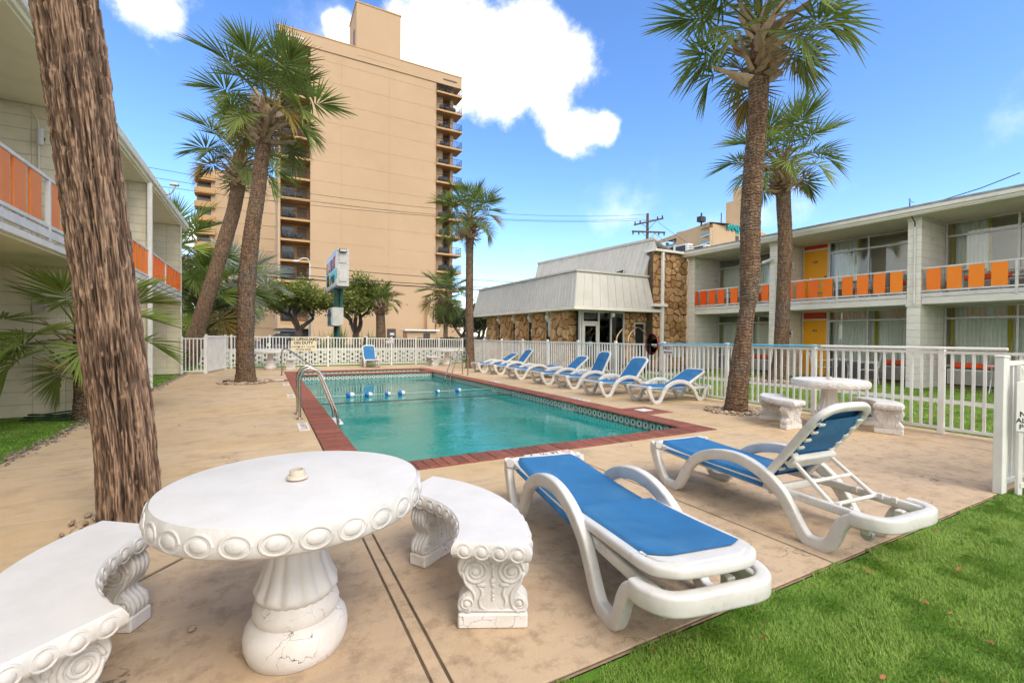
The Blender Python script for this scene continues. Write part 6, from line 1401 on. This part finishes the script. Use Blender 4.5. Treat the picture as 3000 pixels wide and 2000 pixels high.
def crown(t, top, axis, r, n, size, seed, key='g', old=.12, boots=34, lo=-14, hi=86, bootlen=1.0, dead=3):
    rs = random.Random(seed); q = Vector((0,0,1)).rotation_difference(axis).to_matrix().to_4x4()
    for i in range(n):
        f = (i+.5)/n; el = hi+(lo-hi)*f**.85+rs.uniform(-7,7); az = i*2.39996+rs.uniform(-.25,.25); d = 0 if f < .22 else (1 if f < .60 else 2)
        k = 'o' if (f > .6 and rs.random() < old*2.0) else key
        me = FR[k][d][rs.randrange(3)]; s = size*(.80+.24*math.sin(math.pi*min(1,f+.25)))*rs.uniform(.9,1.08)
        M4 = Matrix.Translation(top+axis*((1.20-.55*f)*size)) @ q @ Matrix.Rotation(az,4,'Z') @ Matrix.Translation((r*.5,0,0)) @ Matrix.Rotation(-R_(el),4,'Y') @ Matrix.Rotation(rs.uniform(-.35,.35),4,'X') @ Matrix.Scale(s,4)
        obj('frond', me, t, mat4=M4)
    q0 = MB().tube([top-axis*.08, top+axis*(.5*size), top+axis*(1.2*size)], [r*1.02, r*.95, r*.4], 12); obj('crown_shaft', q0.mesh('crown_shaft', K['trunk'], True), t)
    boots = int(boots*1.6)
    for i in range(boots):
        f = i/boots; az = i*2.39996+rs.uniform(-.2,.2); M4 = Matrix.Translation(top+axis*((.88-.95*f)*bootlen*size)) @ q @ Matrix.Rotation(az,4,'Z') @ Matrix.Translation((r*.75,0,0)) @ Matrix.Rotation(-R_(rs.uniform(30,68)-34*f),4,'Y') @ Matrix.Rotation(rs.choice((-1,1))*rs.uniform(.2,1.0),4,'Z') @ Matrix.Rotation(rs.uniform(-.6,.6),4,'X') @ Matrix.Diagonal((size*rs.uniform(.9,1.45),size*rs.uniform(.6,.9),size,1))
        obj('leaf_stub', boot_m[rs.randrange(4)], t, mat4=M4)
def palm(label, path, rads, n, size, seed, key='g', fine=False, na=40, nl=260, boots=34, m=None, **kw):
    base = Vector(path[0]); t = thing('palm_tree', label, 'palm tree', base); rel = [Vector(p)-base for p in path]; rel[0].z -= .06
    me, top, ax, r = trunk_mesh([tuple(p) for p in rel], rads, na, nl, seed, fine, m); obj('trunk', me, t); crown(t, top, ax, r, n, size, seed, key, boots=boots, **kw); return t
palm('massive leaning palm trunk in the left foreground with shaggy bark', [(-.875,4.3,0),(-.905,4.3,.57),(-.98,4.3,1.32),(-1.05,4.3,2.05),(-1.125,4.3,2.77),(-1.19,4.3,3.35),(-1.30,4.3,4.3),(-1.42,4.3,5.6),(-1.50,4.3,7.2),(-1.52,4.3,8.2)], [(0,.195),(.06,.178),(.25,.172),(.5,.180),(.7,.172),(1,.15)], 28, .95, 3, fine=True, na=420, nl=1000, m=K['fibre'])
palm('tall palm rising from the deck left of the pool', [(-.50,15.15,0),(-.51,15.15,1.17),(-.48,15.15,2.63),(-.37,15.15,4.10),(-.20,15.15,5.49),(-.09,15.15,6.58),(-.05,15.15,6.90)], [(0,.30),(.05,.245),(.2,.222),(.45,.22),(.75,.20),(.92,.185),(1,.20)], 30, 1.08, 11, na=48, nl=420, boots=46)
palm('leaning palm behind the open gate at far left', [(-3.0,24,0),(-2.35,24,2.54),(-1.85,24,4.5),(-1.35,24,6.54),(-1.14,24,7.6),(-1.08,24,8.0)], [(0,.40),(.2,.32),(.6,.29),(1,.27)], 28, 1.25, 17, na=36, nl=300, boots=40)
palm('slim palm at the far right corner of the pool deck', [(7.69,18,0),(7.63,18,2.59),(7.63,18,4.76),(7.64,18,5.50)], [(0,.24),(.06,.19),(.4,.17),(.8,.16),(.95,.155),(1,.18)], 28, .88, 23, na=36, nl=280, boots=46)
palm('tall bowed palm in the pebble ring at the right', [(7.75,5.536,0),(7.75,5.475,.68),(7.75,5.36,1.63),(7.75,5.29,2.35),(7.75,5.28,3.79),(7.75,5.20,4.99),(7.75,5.17,5.6),(7.75,5.16,5.98)], [(0,.215),(.06,.185),(.22,.145),(.33,.13),(.36,.155),(.45,.175),(.75,.165),(1,.165)], 30, .98, 31, na=48, nl=420, boots=34, old=.22)
palm('slender palm standing on the turf behind the side fence', [(14.5,8.95,0),(14.5,8.80,.6),(14.5,8.77,1.27),(14.5,8.735,2.9),(14.5,8.705,4.52),(14.5,8.76,5.6),(14.5,8.79,6.0)], [(0,.36),(.08,.24),(.16,.22),(.45,.20),(.8,.20),(1,.21)], 28, 1.02, 41, na=36, nl=300, boots=40)
# short fan palms and palmettos
def fanbush(label, loc, h, n, size, seed, key, r=.12, lo=-35, hi=80, boots=8, m=None, cat='palm tree', name='fan_palm'):
    t = thing(name, label, cat, loc); me, top, ax, rr = trunk_mesh([(0,0,-.05),(.02,0,h*.5),(0,.02,h)], [(0,r*1.3),(1,r)], 24, 60, seed, False, m); obj('trunk', me, t); crown(t, top, ax, rr, n, size, seed, key, boots=boots, lo=lo, hi=hi, old=.08); return t
fanbush('low fan palm with wide fronds against the left motel wall', (-2.60,9.75,0), .62, 15, .78, 51, 'l', .11, -22, 52, 14)
fanbush('silvery fan palm behind the second palm trunk', (-1.5,30,0), 2.7, 30, 1.45, 53, 's', .3, -50, 80, 26)
fanbush('bright green fan palm beside the end of the left wing', (-3.7,26,0), 3.4, 22, 1.5, 55, 'l', .2, -40, 80, 10)
fanbush('yellowing fan palm below the leaning trunk', (-2.7,27.5,0), 1.6, 24, 1.6, 56, 'l', .2, -45, 75, 10)
fanbush('small dark palmetto by the low wall at far left', (-3.0,28.2,0), .5, 18, 1.1, 57, 'g', .15, -10, 75, 2, name='palmetto')
fanbush('small palm in front of the tower corner', (16.4,45,0), 3.9, 28, 1.6, 58, 'g', .2, -55, 80, 26)
fanbush('short stout palm with shaggy trunk under the right oak', (7.4,34,0), 2.9, 14, .9, 59, 'g', .30, 0, 80, 46)
def yucca(label, loc, n, L_, seed, key='frond'):
    t = thing('yucca_plant', label, 'plant', loc); rs = random.Random(seed); q = MB()
    for i in range(n):
        az, el = rs.uniform(0,6.28), R_(rs.uniform(20,85)); l = L_*rs.uniform(.7,1.1); p = Vector((rs.uniform(-.25,.25)*L_,rs.uniform(-.2,.2)*L_,0)); d = Vector((math.cos(az)*math.cos(el),math.sin(az)*math.cos(el),math.sin(el))); s = Vector((-math.sin(az),math.cos(az),0)); b = len(q.v)
        for k in range(5): u = k/4; w = .03*L_*(1-u**1.5)+.002; q.v += [tuple(p-s*w),tuple(p+s*w)]; p = p+d*(l/4); d = (d+Vector((0,0,-.14))).normalized()
        for k in range(4): q.f.append((b+2*k,b+2*k+1,b+2*k+3,b+2*k+2))
    q.build('leaves', K[key], t); MB().lathe([(.12,-.03),(.16,.05),(.08,.2)], 10).build('stem', K['trunk'], t)
yucca('spiky yucca clump left of the sign post', (2.9,26.5,-.02), 90, 1.7, 1, 'frond_light'); yucca('spiky yucca clump right of the sign post', (4.9,26.8,-.02), 90, 1.8, 2, 'frond'); yucca('tall spiky yucca behind the sign post', (3.9,30.8,-.02), 80, 2.0, 3, 'frond_light')
yucca('loose green strappy plant by the far left fence panel', (-3.0,20.8,-.02), 60, .9, 5, 'frond_light')
# ------------------------------------------------------------------ broadleaf trees
K['oak_leaf'] = leafmat('oak_leaf', (.075,.11,.02), (.13,.16,.03), .25, .0); K['oak_leaf_l'] = leafmat('oak_leaf_light', (.17,.21,.035), (.26,.28,.07), .3, .0); K['oak_leaf_d'] = leafmat('oak_leaf_dark', (.045,.065,.02), (.075,.095,.03), .2, .0)
K['oak_bark'] = mat('oak_bark', (.16,.12,.09), (.09,.07,.055), 8, rough=.9, bump=.6, bscale=20, bdist=.03, stretch=(1,1,.3))
def oak(label, loc, H, R, seed, m='oak_leaf', leaves=9000, trunk_h=.35, lean=0, ls=.11):
    t = thing('oak_tree', label, 'tree', loc); rs = random.Random(seed); br = MB(); tips = []
    def grow(p, d, L_, r, depth):
        n = 5; pts = [p]; 
        for i in range(n): d = (d+Vector((rs.uniform(-.28,.28),rs.uniform(-.28,.28),rs.uniform(-.1,.2)))).normalized(); p = p+d*(L_/n); pts.append(p)
        br.tube(pts, [r*(1-.45*i/n) for i in range(n+1)], 7 if depth > 2 else 5, False)
        if depth <= 2: tips.append((p, L_))
        if depth == 0: return
        for k in range(rs.choice((2,3,3)) if depth > 1 else 3):
            a = rs.uniform(0,6.28); e = Vector((math.cos(a),math.sin(a),rs.uniform(-.05,.75))); grow(pts[-1 if k else -2], (d*.55+e*.8).normalized(), L_*rs.uniform(.62,.82), r*.55, depth-1)
    for k in range(3): a = k*2.1+rs.uniform(-.4,.4); grow(Vector((0,0,H*trunk_h*.55)), Vector((math.cos(a)*.75+lean,math.sin(a)*.75,.85)).normalized(), R*.55, .07*R, 3)
    br.tube([(0,0,-.1),(lean*.1,0,H*trunk_h*.3),(lean*.2,0,H*trunk_h*.6)], [.11*R,.085*R,.08*R], 9, False); br.build('trunk', K['oak_bark'], t, smooth=True, ang=None)
    T = np.array([tuple(p) for p, _ in tips]); zmin, zmax = T[:,2].min(), T[:,2].max(); rng = np.random.RandomState(seed)
    sc = R/max(abs(T[:,:2]).max(), .1); 
    k = rng.randint(0,len(T),leaves); C_ = T[k]+rng.normal(0,1,(leaves,3))*np.array([.17,.17,.12])*R*rng.uniform(.5,1,(leaves,1))
    a, b_ = rng.uniform(0,6.28,leaves), rng.uniform(-1.0,1.0,leaves); u = np.stack([np.cos(a)*np.cos(b_),np.sin(a)*np.cos(b_),np.sin(b_)],1); v = np.cross(u, rng.normal(0,1,(leaves,3))); v /= np.linalg.norm(v,axis=1)[:,None]; s = (ls*rng.uniform(.6,1.3,leaves))[:,None]
    V = np.stack([C_-u*s, C_-v*s*.45, C_+u*s, C_+v*s*.45],1); me = bpy.data.meshes.new('crown'); me.from_pydata(V.reshape(-1,3).tolist(), [], np.arange(leaves*4).reshape(-1,4).tolist()); me.update(); me.materials.append(K[m]); obj('crown', me, t); return t
oak('bushy green oak in front of the tower, left of the sign', (2.2,38,0), 6.2, 2.8, 5, 'oak_leaf_l', 10000, .50, .1, .12)
oak('spreading green oak right of the roadside sign', (6.0,36,0), 6.2, 2.9, 9, 'oak_leaf_l', 10000, .45, .15, .12)
oak('sparse leafy tree rising behind the left wing palms', (-3.6,32,0), 6.2, 2.4, 13, 'oak_leaf_d', 3800, .6, .1, .10)
oak('treetop showing above the office roof', (23.4,45,0), 8.6, 2.6, 17, 'oak_leaf_d', 5000, .65, 0, .12)
oak('dark tree filling the gap left of the office', (15.6,35,0), 5.0, 2.6, 21, 'oak_leaf_d', 9000, .25, 0, .12)
oak('dark tree at the street beside the small palm', (19.5,48,0), 6.0, 3.0, 25, 'oak_leaf_d', 9000, .35, 0, .14)
# clipped hedges
def hedge(label, x0, x1, y, h, d, n, seed):
    rng = np.random.RandomState(seed); t = thing('hedge', label, 'hedge', (x0,y,0)); L_ = x1-x0; C_ = np.stack([rng.uniform(0,L_,n),rng.uniform(0,d,n),rng.uniform(0,1,n)**.7*h],1); C_[:,2] += .08*np.sin(C_[:,0]*3)
    u = rng.normal(0,1,(n,3)); u /= np.linalg.norm(u,axis=1)[:,None]; v = np.cross(u, rng.normal(0,1,(n,3))); v /= np.linalg.norm(v,axis=1)[:,None]; s = rng.uniform(.05,.10,n)[:,None]
    V = np.stack([C_-u*s,C_-v*s*.5,C_+u*s,C_+v*s*.5],1); me = bpy.data.meshes.new('foliage'); me.from_pydata(V.reshape(-1,3).tolist(), [], np.arange(n*4).reshape(-1,4).tolist()); me.materials.append(K['oak_leaf_d']); obj('foliage', me, t); MB().box(.1,L_-.1,.1,d-.1,-.05,h*.7).build('core', K['soil'], t)
hedge('low clipped hedge along the street before the tower', 7.5, 15.5, 40, 1.1, .9, 6000, 1); hedge('leafy shrubs under the far office corner', 9.3, 11.5, 25.5, 1.2, 1.0, 3500, 2)
hedge('dark shrubs at the foot of the left wing end', -4.6, -2.8, 22.4, .75, .8, 2500, 3)
# ------------------------------------------------------------------ pebble rings round the palms
def rock_mesh(seed):
    rs = np.random.RandomState(seed); q = MB().ell((0,0,0),(1,.78,.55),9,6); q.v = [tuple(np.array(p)*(1+rs.uniform(-.16,.16))) for p in q.v]; return q
rocks = [rock_mesh(s) for s in range(5)]
K['rock'] = [mat('river_stone_%d' % i, c, c2, 30, rough=.75) for i, (c, c2) in enumerate([((.42,.33,.23),(.34,.26,.18)),((.50,.44,.35),(.42,.36,.28)),((.34,.24,.16),(.26,.18,.12))])]
rock_me = [[r.mesh('pebble', m, True, 50) for r in rocks] for m in K['rock']]
def ring_of_stones(label, c, r0, r1, n, s, seed, arc=(0,6.283)):
    rs = random.Random(seed); t = thing('pebble_ring', label, 'stones', (c[0],c[1],0))
    for i in range(n):
        a = rs.uniform(*arc); r = rs.uniform(r0,r1); k = s*rs.uniform(.6,1.4); obj('pebble', rock_me[rs.randrange(3)][rs.randrange(5)], t, (math.cos(a)*r,math.sin(a)*r,k*.35+rs.random()*.02), (rs.uniform(-.4,.4),rs.uniform(-.4,.4),rs.uniform(0,6)), k)
    return t
ring_of_stones('ring of tan pebbles round the bowed palm at right', (7.72,5.55), .26, .52, 190, .032, 1); ring_of_stones('tan pebbles round the base of the palm left of the pool', (-.5,15.1), .42, .72, 120, .05, 2)
ring_of_stones('pale pebbles round the palm on the right turf', (14.45,8.95), .45, .95, 150, .055, 3); ring_of_stones('brown pebbles behind the foreground table at the big trunk', (-.82,4.28), .22, .42, 110, .026, 4)
for (p, r_, lb) in (((-.98,14.85),.06,'small dark cup spotlight beside the pebbles of the deck palm'),):
    t = thing('ground_spotlight', lb, 'spotlight', (*p,0)); MB().lathe([(.05,0),(.062,.10),(.055,.10),(.045,.02)], 14).build('housing', K['dark_metal'], t, smooth=True, ang=40)
# ------------------------------------------------------------------ fallen leaves, litter
K['dry_leaf'] = mat('dry_leaf', (.36,.13,.045), (.24,.085,.03), 8, rough=.8, rand=.3)
lm = MB(); lm.add([(-.028,0,0),(-.010,.008,.004),(.012,.008,.006),(.03,0,.003),(.012,-.008,.002),(-.010,-.008,.001)], [(0,1,2,3,4,5)]); lme = lm.mesh('fallen_leaf', K['dry_leaf'])
rs = random.Random(8)
for i in range(46):
    x = rs.uniform(1.0,6.2); y = rs.uniform(.25,1.48); o = obj('fallen_leaf', lme, None, (x,y,.016), (rs.uniform(-.5,.5),rs.uniform(-.5,.5),rs.uniform(0,6.3)), rs.uniform(.5,1.15)); tag(o, 'dry brown leaf lying on the turf at lower right', 'leaf', 'dry leaves on the lawn')
for i in range(9):
    x, y = rs.uniform(1.0,5.5), rs.uniform(1.55,4.2); o = obj('fallen_leaf', lme, None, (x,y,.003), (0,0,rs.uniform(0,6.3)), rs.uniform(.4,.7)); tag(o, 'small dry leaf lying on the bare deck', 'leaf', 'dry leaves on the deck')
for i in range(6):
    o = obj('fallen_leaf', lme, None, (rs.uniform(-3.8,-2.9),rs.uniform(9.0,10.0),.02), (.2,.1,rs.uniform(0,6.3)), rs.uniform(.9,1.5)); tag(o, 'dry leaf lying on the turf by the left motel wall', 'leaf', 'dry leaves by the left wall')
o = obj('pebble', rock_me[0][1], None, (-.30,2.56,.012), (0,0,1), .022); tag(o, 'single tan pebble lying on the deck left of the foreground table', 'stone')
hs = MB()
for k in range(3): hs.tube([(-2.9+.42*math.cos(a_)*(1-.1*k), 9.75+.16*math.sin(a_)+.02*k, .03+.035*k+.02*math.sin(2*a_)) for a_ in np.linspace(0,6.28,28)], .012, 6, False)
tag(hs.build('garden_hose', mat('hose', (.02,.04,.02), rough=.5)), 'coiled dark hose on the turf by the left wall', 'hose')
